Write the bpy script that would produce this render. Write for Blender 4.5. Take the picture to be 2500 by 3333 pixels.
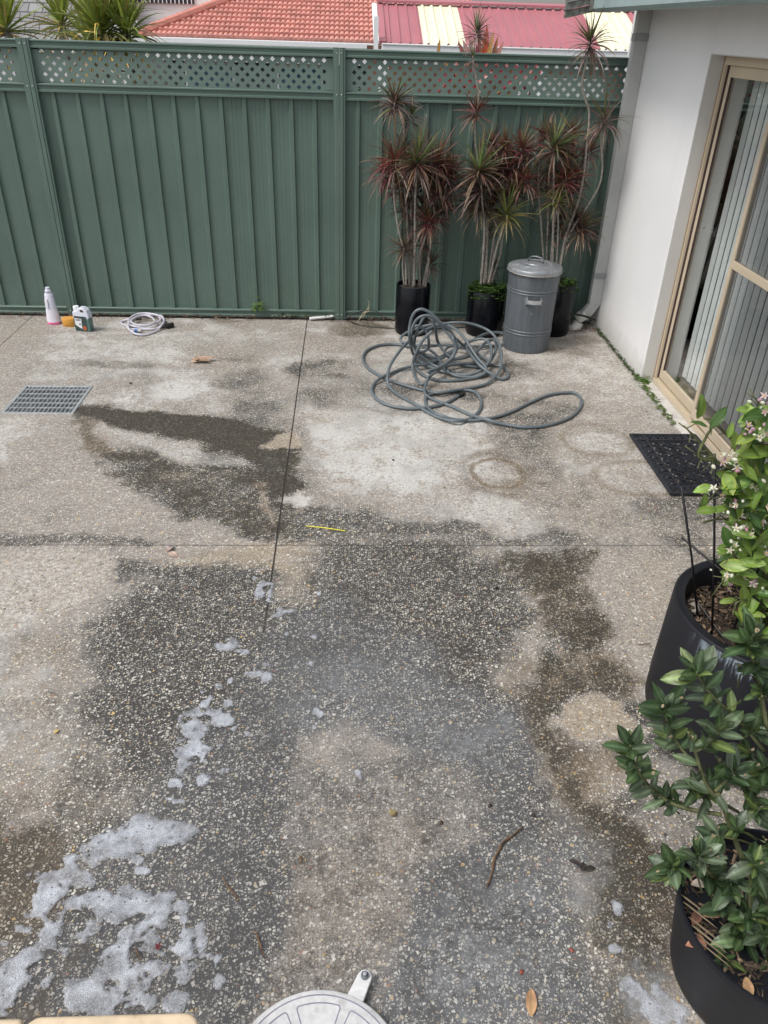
import bpy, math, random
import numpy as np
from mathutils import Vector, Matrix, noise as mnoise
R = math.radians
random.seed(7)
scene = bpy.context.scene
for o in list(bpy.data.objects): bpy.data.objects.remove(o)

# ------------------------------------------------------------------ camera
CAM_F, CAM_P, CAM_R, CAM_Y, CAM_H = 2521.5955, .5593067, .0327846, -.0568604, 2.254
def cam_axes():
    cp, sp = math.cos(CAM_P), math.sin(CAM_P); cr, sr = math.cos(CAM_R), math.sin(CAM_R)
    fw = Vector((0, cp, -sp)); up = Vector((0, sp, cp)); rt = Vector((1, 0, 0))
    r2 = rt*cr + up*sr; u2 = up*cr - rt*sr
    Z = Matrix.Rotation(CAM_Y, 3, 'Z')
    return Z @ r2, Z @ u2, Z @ fw
RT, UP, FW = cam_axes()
cd = bpy.data.cameras.new('camera'); cam = bpy.data.objects.new('camera', cd); scene.collection.objects.link(cam)
cam.matrix_world = Matrix((( RT.x, UP.x, -FW.x, 0), (RT.y, UP.y, -FW.y, 0), (RT.z, UP.z, -FW.z, CAM_H), (0, 0, 0, 1)))
cd.sensor_fit = 'VERTICAL'; cd.sensor_height = 24; cd.lens = 24*CAM_F/3333; cd.clip_end = 500; cd.clip_start = .05
scene.camera = cam

# ------------------------------------------------------------------ sky, sun, exposure
SUN_EL, SUN_AZ = 56, -118         # azimuth from +Y towards +X (degrees)
w = bpy.data.worlds.new('World'); scene.world = w; w.use_nodes = True
nt = w.node_tree; nt.nodes.clear()
out = nt.nodes.new('ShaderNodeOutputWorld'); bg = nt.nodes.new('ShaderNodeBackground')
sky = nt.nodes.new('ShaderNodeTexSky'); sky.sky_type = 'NISHITA'; sky.sun_disc = False
sky.sun_elevation = R(SUN_EL); sky.sun_rotation = R(SUN_AZ); sky.dust_density = 3; sky.air_density = 1.2
hs = nt.nodes.new('ShaderNodeHueSaturation'); hs.inputs['Saturation'].default_value = .36
hs.inputs['Value'].default_value = 1.15
nt.links.new(sky.outputs[0], hs.inputs['Color']); nt.links.new(hs.outputs[0], bg.inputs['Color'])
bg.inputs['Strength'].default_value = .132; nt.links.new(bg.outputs[0], out.inputs[0])
sd = bpy.data.lights.new('sun', 'SUN'); sun = bpy.data.objects.new('sun', sd); scene.collection.objects.link(sun)
sd.energy = 1.7; sd.angle = R(18); sd.color = (1, .96, .9)
az, el = R(SUN_AZ), R(SUN_EL)
sdir = Vector((math.sin(az)*math.cos(el), math.cos(az)*math.cos(el), math.sin(el)))
sun.rotation_euler = sdir.to_track_quat('Z', 'Y').to_euler()
scene.view_settings.view_transform = 'Standard'; scene.view_settings.look = 'None'
scene.view_settings.exposure = 0.35; scene.view_settings.gamma = 1
scene.render.engine = 'CYCLES'

# ------------------------------------------------------------------ photo point -> place in the yard (real planes)
def ray(u, v): return RT*((u-1250)/CAM_F) - UP*((v-1666.5)/CAM_F) + FW
O = Vector((0, 0, CAM_H))
def gz(u, v, z=0.0):
    d = ray(u, v); return O + d*((z-CAM_H)/d.z)
def gy(u, v, y):
    d = ray(u, v); return O + d*(y/d.y)
def gx(u, v, x):
    d = ray(u, v); return O + d*(x/d.x)
S = 2500/1659.0

# ------------------------------------------------------------------ helpers
def tag(o, label=None, cat=None, group=None, kind=None):
    if label: o['label'] = label
    if cat: o['category'] = cat
    if group: o['group'] = group
    if kind: o['kind'] = kind
    return o
def empty(name, loc=(0, 0, 0), **k):
    o = bpy.data.objects.new(name, None); scene.collection.objects.link(o); o.location = loc
    o.empty_display_size = .1
    return tag(o, **k)
class MB:
    def __init__(s): s.v = []; s.f = []; s.c = []; s.col = (1, 1, 1)
    def add(s, vs, fs, cols=None):
        n = len(s.v); s.v += [tuple(p) for p in vs]; s.f += [tuple(i+n for i in f) for f in fs]
        s.c += (cols if cols else [s.col]*len(vs)); return s
    def box(s, a, b, M=None):
        x0, y0, z0 = a; x1, y1, z1 = b
        vs = [Vector(p) for p in ((x0,y0,z0),(x1,y0,z0),(x1,y1,z0),(x0,y1,z0),(x0,y0,z1),(x1,y0,z1),(x1,y1,z1),(x0,y1,z1))]
        if M: vs = [M @ p for p in vs]
        return s.add(vs, [(0,3,2,1),(4,5,6,7),(0,1,5,4),(1,2,6,5),(2,3,7,6),(3,0,4,7)])
    def tube(s, pts, r, n=8, caps=True, cols=None):
        pts = [Vector(p) for p in pts]; m = len(pts)
        rr = r if callable(r) else (lambda t: r)
        t0 = (pts[1]-pts[0]).normalized(); a = Vector((0, 0, 1)) if abs(t0.z) < .9 else Vector((1, 0, 0))
        nrm = t0.cross(a).normalized(); vs = []; cc = []
        for i, p in enumerate(pts):
            t = (pts[min(i+1, m-1)]-pts[max(i-1, 0)]).normalized()
            nrm = (nrm - t*nrm.dot(t))
            if nrm.length < 1e-6: nrm = t.orthogonal()
            nrm.normalize(); b = t.cross(nrm); q = rr(i/(m-1))
            for k in range(n):
                an = 2*math.pi*k/n; vs.append(p + nrm*math.cos(an)*q + b*math.sin(an)*q)
                cc.append(cols(i/(m-1)) if cols else s.col)
        fs = [(i*n+k, i*n+(k+1) % n, (i+1)*n+(k+1) % n, (i+1)*n+k) for i in range(m-1) for k in range(n)]
        if caps: fs += [tuple(range(n-1, -1, -1)), tuple((m-1)*n+k for k in range(n))]
        return s.add(vs, fs, cc)
    def lathe(s, prof, n=32, c=(0, 0, 0), sx=1, sy=1, M=None, closed=False):
        vs = []; m = len(prof)
        for r_, z in prof:
            for k in range(n):
                a = 2*math.pi*k/n
                p = Vector((r_*math.cos(a)*sx, r_*math.sin(a)*sy, z))
                if M: p = M @ p
                vs.append(p+Vector(c))
        fs = [(i*n+k, i*n+(k+1) % n, (i+1)*n+(k+1) % n, (i+1)*n+k) for i in range(m-1) for k in range(n)]
        if closed: fs += [((m-1)*n+k, (m-1)*n+(k+1) % n, (k+1) % n, k) for k in range(n)]
        else:
            if prof[0][0] > 0: fs.append(tuple(range(n-1, -1, -1)))
            if prof[-1][0] > 0: fs.append(tuple((m-1)*n+k for k in range(n)))
        return s.add(vs, fs)
    def prism(s, poly, d0, d1, fn):
        """poly: 2D points; fn(x,y,d) -> 3D"""
        n = len(poly); vs = [fn(x, y, d0) for x, y in poly]+[fn(x, y, d1) for x, y in poly]
        return s.add(vs, [tuple(range(n-1, -1, -1)), tuple(range(n, 2*n))]+[(k, (k+1) % n, n+(k+1) % n, n+k) for k in range(n)])
    def build(s, name, mat, parent=None, smooth=False, origin=None, angle=None):
        me = bpy.data.meshes.new(name); org = Vector(origin) if origin is not None else Vector((0, 0, 0))
        if parent is not None and origin is None: org = parent_world(parent)
        me.from_pydata([tuple(Vector(p)-org) for p in s.v], [], s.f); me.update()
        at = me.color_attributes.new('col', 'FLOAT_COLOR', 'POINT')
        at.data.foreach_set('color', np.array([tuple(c[:3])+(1,) for c in s.c], 'f').ravel())
        me.materials.append(mat)
        if smooth:
            me.polygons.foreach_set('use_smooth', [True]*len(me.polygons))
            if angle: me.set_sharp_from_angle(angle=R(angle))
        o = bpy.data.objects.new(name, me); scene.collection.objects.link(o)
        if parent is not None:
            o.parent = parent
            o.location = org-parent_world(parent)
        else: o.location = org
        return o
def parent_world(p):
    v = Vector((0, 0, 0))
    while p is not None: v += p.location; p = p.parent
    return v
def bevel(o, wd=.003, seg=2):
    m = o.modifiers.new('bevel', 'BEVEL'); m.width = wd; m.segments = seg; m.limit_method = 'ANGLE'; m.angle_limit = R(40); return o
def spline(P, k=8, closed=False):
    P = [Vector(p) for p in P]; n = len(P); out = []
    for i in range(n-(0 if closed else 1)):
        g = (lambda j: P[j % n]) if closed else (lambda j: P[max(0, min(n-1, j))])
        a, b, c, d = g(i-1), g(i), g(i+1), g(i+2)
        for q in range(k):
            t = q/k
            out.append(.5*((2*b)+(c-a)*t+(2*a-5*b+4*c-d)*t*t+(3*b-a-3*c+d)*t**3))
    out.append(P[0] if closed else P[-1]); return out

# ------------------------------------------------------------------ materials
def nm(name):
    m = bpy.data.materials.new(name); m.use_nodes = True
    return m, m.node_tree, m.node_tree.nodes['Principled BSDF']
def N(nt, t, **k):
    n = nt.nodes.new('ShaderNode'+t)
    for a, b in k.items():
        if a.startswith('i_'):
            key = a[2:]; key = int(key) if key.isdigit() else key.replace('_', ' ')
            n.inputs[key].default_value = b
        else: setattr(n, a, b)
    return n
def mth(nt, op, a, b=None, c=None, clamp=False):
    n = nt.nodes.new('ShaderNodeMath'); n.operation = op; n.use_clamp = clamp
    for i, x in enumerate((a, b, c)):
        if x is None: continue
        if isinstance(x, (int, float)): n.inputs[i].default_value = x
        else: nt.links.new(x, n.inputs[i])
    return n.outputs[0]
def mixc(nt, f, a, b, blend='MIX'):
    n = nt.nodes.new('ShaderNodeMix'); n.data_type = 'RGBA'; n.blend_type = blend; n.clamp_factor = True
    for s_, x in ((n.inputs[0], f), (n.inputs[6], a), (n.inputs[7], b)):
        if isinstance(x, (int, float)): s_.default_value = x
        elif isinstance(x, tuple): s_.default_value = x+(1,)
        else: nt.links.new(x, s_)
    return n.outputs[2]
def sstep(nt, x, lo, hi):
    n = nt.nodes.new('ShaderNodeMapRange'); n.interpolation_type = 'SMOOTHSTEP'
    nt.links.new(x, n.inputs[0]); n.inputs[1].default_value = lo; n.inputs[2].default_value = hi
    return n.outputs[0]
def simple(name, col, rough=.5, metal=0, var=.12, scale=12, bump=0, bscale=200, spec=.5, dirt=None, dscale=3, dlo=.55, dhi=.75, coat=0, attr=False):
    m, nt, p = nm(name)
    tc = N(nt, 'TexCoord').outputs['Object']
    nz = N(nt, 'TexNoise', i_Scale=scale, i_Detail=6, i_Roughness=.6); nt.links.new(tc, nz.inputs['Vector'])
    src = col
    if attr:
        a = N(nt, 'Attribute', attribute_name='col'); src = a.outputs['Color']
    f = sstep(nt, nz.outputs[0], .3, .7)
    if attr:
        dk = mixc(nt, 1.0, src, (1-var,)*3, 'MULTIPLY'); lt = mixc(nt, 1.0, src, (1+var,)*3, 'MULTIPLY')
    else:
        dk = tuple(c*(1-var) for c in col); lt = tuple(min(1, c*(1+var)) for c in col)
    c = mixc(nt, f, dk, lt)
    if dirt:
        n2 = N(nt, 'TexNoise', i_Scale=dscale, i_Detail=8, i_Roughness=.7); nt.links.new(tc, n2.inputs['Vector'])
        c = mixc(nt, sstep(nt, n2.outputs[0], dlo, dhi), c, dirt)
    nt.links.new(c, p.inputs['Base Color'])
    p.inputs['Roughness'].default_value = rough; p.inputs['Metallic'].default_value = metal
    p.inputs['Specular IOR Level'].default_value = spec; p.inputs['Coat Weight'].default_value = coat
    rr = N(nt, 'MapRange'); nt.links.new(nz.outputs[0], rr.inputs[0]); rr.inputs[1].default_value = .3; rr.inputs[2].default_value = .7
    rr.inputs[3].default_value = max(0, rough-.08); rr.inputs[4].default_value = min(1, rough+.08); nt.links.new(rr.outputs[0], p.inputs['Roughness'])
    if bump:
        n3 = N(nt, 'TexNoise', i_Scale=bscale, i_Detail=4); nt.links.new(tc, n3.inputs['Vector'])
        b = N(nt, 'Bump', i_Strength=bump, i_Distance=.01); nt.links.new(n3.outputs[0], b.inputs['Height']); nt.links.new(b.outputs[0], p.inputs['Normal'])
    return m
def leafmat(name, rough=.4, trans=.25, var=.18):
    m, nt, p = nm(name)
    a = N(nt, 'Attribute', attribute_name='col'); tc = N(nt, 'TexCoord').outputs['Object']
    nz = N(nt, 'TexNoise', i_Scale=25, i_Detail=4); nt.links.new(tc, nz.inputs['Vector'])
    dk = mixc(nt, 1.0, a.outputs['Color'], (1-var,)*3, 'MULTIPLY'); lt = mixc(nt, 1.0, a.outputs['Color'], (1+var,)*3, 'MULTIPLY')
    c = mixc(nt, sstep(nt, nz.outputs[0], .35, .65), dk, lt); nt.links.new(c, p.inputs['Base Color']); p.inputs['Roughness'].default_value = rough
    tr = N(nt, 'BsdfTranslucent'); nt.links.new(c, tr.inputs[0]); mx = N(nt, 'MixShader'); mx.inputs[0].default_value = trans
    nt.links.new(p.outputs[0], mx.inputs[1]); nt.links.new(tr.outputs[0], mx.inputs[2]); nt.links.new(mx.outputs[0], nt.nodes['Material Output'].inputs[0])
    return m
def glassmat(name, tint=(.9, .95, .95), refl=.12, alpha_col=None):
    m, nt, p = nm(name); nt.nodes.remove(p)
    t = N(nt, 'BsdfTransparent'); t.inputs[0].default_value = tint+(1,)
    g = N(nt, 'BsdfGlossy', i_Roughness=.02); fr = N(nt, 'LayerWeight', i_Blend=.35)
    nz = N(nt, 'TexNoise', i_Scale=3.0, i_Detail=3); tc = N(nt, 'TexCoord'); nt.links.new(tc.outputs['Object'], nz.inputs['Vector'])
    b = N(nt, 'Bump', i_Strength=.005, i_Distance=.01); nt.links.new(nz.outputs[0], b.inputs['Height']); nt.links.new(b.outputs[0], g.inputs['Normal'])
    f = mth(nt, 'ADD', mth(nt, 'MULTIPLY', fr.outputs[0], .30), refl-.06)
    mx = N(nt, 'MixShader'); nt.links.new(f, mx.inputs[0]); nt.links.new(t.outputs[0], mx.inputs[1]); nt.links.new(g.outputs[0], mx.inputs[2])
    nt.links.new(mx.outputs[0], nt.nodes['Material Output'].inputs[0]); return m
M = {}
M['green'] = simple('fence_green', (.090, .140, .116), .45, var=.09, scale=1.6, dirt=(.11, .155, .132), dscale=7, dlo=.6, dhi=.95)
_nt = M['green'].node_tree; _p = _nt.nodes['Principled BSDF']; _src = _p.inputs['Base Color'].links[0].from_socket
_g = N(_nt, 'NewGeometry'); _x = N(_nt, 'SeparateXYZ'); _nt.links.new(_g.outputs['Position'], _x.inputs[0]); _n = N(_nt, 'TexNoise', i_Scale=38.0, i_Detail=6, i_Roughness=.75); _nt.links.new(_g.outputs['Position'], _n.inputs['Vector'])
_h = mth(_nt, 'SUBTRACT', 1, sstep(_nt, _x.outputs[2], .02, .75)); _f = mth(_nt, 'MULTIPLY', _h, sstep(_nt, _n.outputs[0], .50, .72))
_n2 = N(_nt, 'TexNoise', i_Scale=120.0, i_Detail=2); _nt.links.new(_g.outputs['Position'], _n2.inputs['Vector']); _f = mth(_nt, 'MAXIMUM', mth(_nt, 'MULTIPLY', _f, .45), mth(_nt, 'MULTIPLY', sstep(_nt, _n2.outputs[0], .76, .79), mth(_nt, 'MULTIPLY', _h, .6)))
_nt.links.new(mixc(_nt, _f, _src, (.20, .21, .18)), _p.inputs['Base Color'])
M['lattice'] = simple('lattice_green', (.120, .175, .150), .5, var=.06, scale=3)
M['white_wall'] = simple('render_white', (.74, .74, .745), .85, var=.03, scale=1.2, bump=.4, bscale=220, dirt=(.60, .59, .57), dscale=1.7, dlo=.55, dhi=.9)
_nt = M['white_wall'].node_tree; _p = _nt.nodes['Principled BSDF']; _src = _p.inputs['Base Color'].links[0].from_socket
_g = N(_nt, 'NewGeometry'); _x = N(_nt, 'SeparateXYZ'); _nt.links.new(_g.outputs['Position'], _x.inputs[0]); _n = N(_nt, 'TexNoise', i_Scale=16.0, i_Detail=7, i_Roughness=.75); _nt.links.new(_g.outputs['Position'], _n.inputs['Vector'])
_h = mth(_nt, 'SUBTRACT', 1, sstep(_nt, mth(_nt, 'ADD', _x.outputs[2], mth(_nt, 'MULTIPLY', _n.outputs[0], -.25)), -.12, .12)); _f = mth(_nt, 'MULTIPLY', _h, .55)
_m = N(_nt, 'Mapping'); _m.inputs['Scale'].default_value = (5, 5, .5); _nt.links.new(_g.outputs['Position'], _m.inputs[0]); _n3 = N(_nt, 'TexNoise', i_Scale=1.6, i_Detail=5, i_Roughness=.6); _nt.links.new(_m.outputs[0], _n3.inputs['Vector'])
_f = mth(_nt, 'MAXIMUM', _f, mth(_nt, 'MULTIPLY', sstep(_nt, _n3.outputs[0], .52, .85), .09))
_v = N(_nt, 'TexVoronoi', i_Scale=3.1); _nt.links.new(_g.outputs['Position'], _v.inputs['Vector']); _f = mth(_nt, 'MAXIMUM', _f, mth(_nt, 'MULTIPLY', mth(_nt, 'LESS_THAN', _v.outputs['Distance'], .018), .8))
_nt.links.new(mixc(_nt, _f, _src, (.36, .34, .30)), _p.inputs['Base Color'])
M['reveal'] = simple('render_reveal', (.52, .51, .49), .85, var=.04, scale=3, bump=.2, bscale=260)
M['cream'] = simple('cream_aluminium', (.50, .42, .31), .38, var=.05, scale=5)
M['brown'] = simple('tan_channel', (.30, .215, .13), .45, var=.1, scale=8)
M['pipe'] = simple('grey_white_pipe', (.43, .44, .43), .5, var=.06, scale=4, dirt=(.33, .33, .31), dscale=5, dlo=.55, dhi=.85)
M['bracket'] = simple('grey_bracket', (.27, .275, .285), .5)
M['pvc'] = simple('white_pvc', (.68, .68, .64), .35, var=.06, scale=9, dirt=(.35, .32, .26), dscale=16, dlo=.6, dhi=.8)
M['gutter'] = simple('teal_grey_gutter', (.26, .34, .34), .45, var=.1, scale=5, dirt=(.36, .40, .38), dscale=4)
M['weathered'] = simple('weathered_board', (.16, .165, .15), .8, var=.4, scale=26, bump=.4, bscale=60, dirt=(.05, .055, .045), dscale=9, dlo=.5, dhi=.7)
M['black_pot'] = simple('black_glazed', (.0035, .004, .006), .2, var=.2, scale=9, spec=.22)
M['black_plastic'] = simple('black_plastic_pot', (.010, .011, .015), .5, var=.25, scale=5, dirt=(.020, .020, .022), dscale=6, spec=.3)
M['rubber'] = simple('black_rubber', (.013, .015, .022), .55, var=.25, scale=20, bump=.3, bscale=300)
M['black_rod'] = simple('black_rod', (.010, .008, .012), .4, var=.2)
M['hose'] = simple('grey_hose', (.108, .130, .143), .42, var=.14, scale=5, dirt=(.20, .22, .22), dscale=11, dlo=.55, dhi=.8)
M['white_hose'] = simple('lilac_white_hose', (.52, .50, .56), .3, var=.08, scale=30)
M['blackp'] = simple('black_fitting', (.015, .015, .015), .4)
M['blue'] = simple('blue_ring', (.03, .16, .45), .4)
M['greyp'] = simple('grey_fitting', (.35, .35, .33), .4)
M['bark'] = simple('dracaena_bark', (.27, .245, .215), .85, var=.35, scale=60, bump=.6, bscale=120)
M['soil'] = simple('dark_soil', (.045, .033, .024), .95, var=.6, scale=45, bump=1, bscale=70)
M['chip'] = simple('mulch_chip', (1, 1, 1), .9, var=.3, scale=40, attr=True)
M['dry'] = simple('dry_leaf', (1, 1, 1), .75, var=.22, scale=40, attr=True)
M['leaf_thin'] = leafmat('strap_leaf', .45, .22)
M['leaf'] = leafmat('broad_leaf', .38, .22, .12)
M['leaf_dark'] = leafmat('glossy_leaf', .42, .10, .25)
M['petal'] = leafmat('petal', .55, .35, .04)
M['twig'] = simple('green_twig', (.10, .11, .045), .7, var=.3, scale=40)
M['twigb'] = simple('brown_twig', (.11, .065, .035), .75, var=.4, scale=60, bump=.4)
M['steel'] = simple('galvanised_grate', (.50, .52, .53), .42, .55, var=.14, scale=30)
M['darksteel'] = simple('grate_bar_dark', (.20, .22, .24), .5, .5, var=.25, scale=30)
M['pit'] = simple('pit_concrete', (.22, .235, .26), .7, var=.4, scale=11)
M['orange'] = simple('orange_sponge', (.62, .30, .055), .9, var=.1, scale=50, bump=.8, bscale=120)
M['yellow'] = simple('yellow_straw', (.66, .60, .05), .4)
M['white'] = simple('white_plastic', (.76, .76, .78), .35, var=.03)
M['text'] = simple('frosted_letters', (.62, .66, .66), .6, var=.02)
M['concrete_edge'] = simple('threshold_concrete', (.50, .48, .45), .85, var=.15, scale=14, bump=.4, bscale=100, dirt=(.30, .27, .23), dscale=9, dlo=.55, dhi=.75)
M['blind'] = simple('blind_fabric', (.66, .69, .68), .8, var=.03, scale=6)
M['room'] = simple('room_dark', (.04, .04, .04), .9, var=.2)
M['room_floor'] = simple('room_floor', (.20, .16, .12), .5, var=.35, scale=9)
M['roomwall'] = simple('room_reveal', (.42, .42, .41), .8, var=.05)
M['glass'] = glassmat('door_glass', (.94, .96, .96), .075)
M['castdisc'] = simple('white_cast_disc', (.60, .60, .60), .42, var=.10, scale=55, dirt=(.44, .43, .41), dscale=22, dlo=.55, dhi=.7)
M['discgroove'] = simple('disc_groove', (.22, .20, .27), .6, var=.2)
M['boxcream'] = simple('cream_box', (.60, .48, .33), .45, var=.10, scale=18, dirt=(.44, .31, .17), dscale=13, dlo=.60, dhi=.78)
M['seam'] = simple('dark_seam', (.05, .03, .03), .6)

# screen mesh (real woven fly screen: partly open)
m, nt, p = nm('fly_screen'); p.inputs['Base Color'].default_value = (.05, .055, .06, 1); p.inputs['Roughness'].default_value = .6
tr = N(nt, 'BsdfTransparent'); mx = N(nt, 'MixShader'); mx.inputs[0].default_value = .42
wv = N(nt, 'TexNoise', i_Scale=300.0); tc = N(nt, 'TexCoord'); nt.links.new(tc.outputs['Object'], wv.inputs['Vector'])
nt.links.new(mth(nt, 'ADD', mth(nt, 'MULTIPLY', wv.outputs[0], .2), .38), mx.inputs[0])
nt.links.new(tr.outputs[0], mx.inputs[1]); nt.links.new(p.outputs[0], mx.inputs[2]); nt.links.new(mx.outputs[0], nt.nodes['Material Output'].inputs[0]); M['screen'] = m

# galvanised bin metal: mottled with runs
m, nt, p = nm('galvanised_bin'); tc = N(nt, 'TexCoord').outputs['Object']
mp = N(nt, 'Mapping'); mp.inputs['Scale'].default_value = (30, 30, 4); nt.links.new(tc, mp.inputs[0])
a = N(nt, 'TexNoise', i_Scale=1.0, i_Detail=7, i_Roughness=.7); nt.links.new(mp.outputs[0], a.inputs['Vector'])
b = N(nt, 'TexNoise', i_Scale=28.0, i_Detail=4); nt.links.new(tc, b.inputs['Vector'])
c = mixc(nt, sstep(nt, a.outputs[0], .3, .72), (.090, .103, .117), (.135, .151, .166))
c = mixc(nt, sstep(nt, b.outputs[0], .68, .74), c, (.25, .27, .28)); nt.links.new(c, p.inputs['Base Color'])
p.inputs['Metallic'].default_value = .25; p.inputs['Roughness'].default_value = .5; M['bin'] = m
M['binlid'] = simple('galvanised_lid', (.24, .255, .27), .42, .35, var=.16, scale=22, dirt=(.42, .43, .43), dscale=9)
M['binrim'] = simple('rusty_rim', (.36, .36, .35), .5, .3, var=.2, scale=40, dirt=(.32, .17, .07), dscale=18, dlo=.5, dhi=.62)

# ------------------------------------------------------------------ ground: masks on a fine sheet
XW, YF, XJ, YJ = 2.2487, 6.915, -.358, 3.2726
def hashn(ix, iy, s):
    n = (ix*374761393 + iy*668265263 + s*974634777) & 0xffffffff
    n = ((n ^ (n >> 13))*1274126177) & 0xffffffff
    return ((n ^ (n >> 16)) & 0xffffff)/float(0xffffff)
def vnoise(x, y, s):
    ix = np.floor(x).astype(np.int64); iy = np.floor(y).astype(np.int64); fx = x-ix; fy = y-iy
    fx = fx*fx*fx*(fx*(fx*6-15)+10); fy = fy*fy*fy*(fy*(fy*6-15)+10)
    a = hashn(ix, iy, s); b = hashn(ix+1, iy, s); c = hashn(ix, iy+1, s); d = hashn(ix+1, iy+1, s)
    return (a*(1-fx)+b*fx)*(1-fy)+(c*(1-fx)+d*fx)*fy
def fbm(x, y, sc, s, o=4):
    t = 0; a = .5; tot = 0
    for i in range(o):
        t = t+a*vnoise(x*sc+17.3*i, y*sc-9.1*i, s+i); tot += a; a *= .5; sc *= 2.03
    return t/tot
def sm(x, lo, hi):
    t = np.clip((x-lo)/(hi-lo), 0, 1); return t*t*(3-2*t)
def poly_sd(X, Y, P):
    d = np.full(X.shape, 1e9); ins = np.zeros(X.shape, bool); n = len(P)
    for i in range(n):
        ax, ay = P[i]; bx, by = P[(i+1) % n]; ex, ey = bx-ax, by-ay
        t = np.clip(((X-ax)*ex+(Y-ay)*ey)/(ex*ex+ey*ey+1e-12), 0, 1)
        d = np.minimum(d, (X-ax-ex*t)**2+(Y-ay-ey*t)**2)
        c = ((ay > Y) != (by > Y)) & (X < (bx-ax)*(Y-ay)/((by-ay) if abs(by-ay) > 1e-12 else 1e-12)+ax); ins ^= c
    d = np.sqrt(d); return np.where(ins, -d, d)
def PP(pts): return [tuple(gz(x*S, y*S)[:2]) for x, y in pts]
def EL(X, Y, cx, cy, rx, ry):        # ellipse; centre and half-axes given by landmarks in the photo, laid out on the ground
    c = gz(cx*S, cy*S); a = (gz((cx+rx)*S, cy*S)-c).length; b = (gz(cx*S, (cy-ry)*S)-gz(cx*S, (cy+ry)*S)).length/2
    return np.sqrt(((X-c.x)/a)**2+((Y-c.y)/b)**2)

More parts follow.
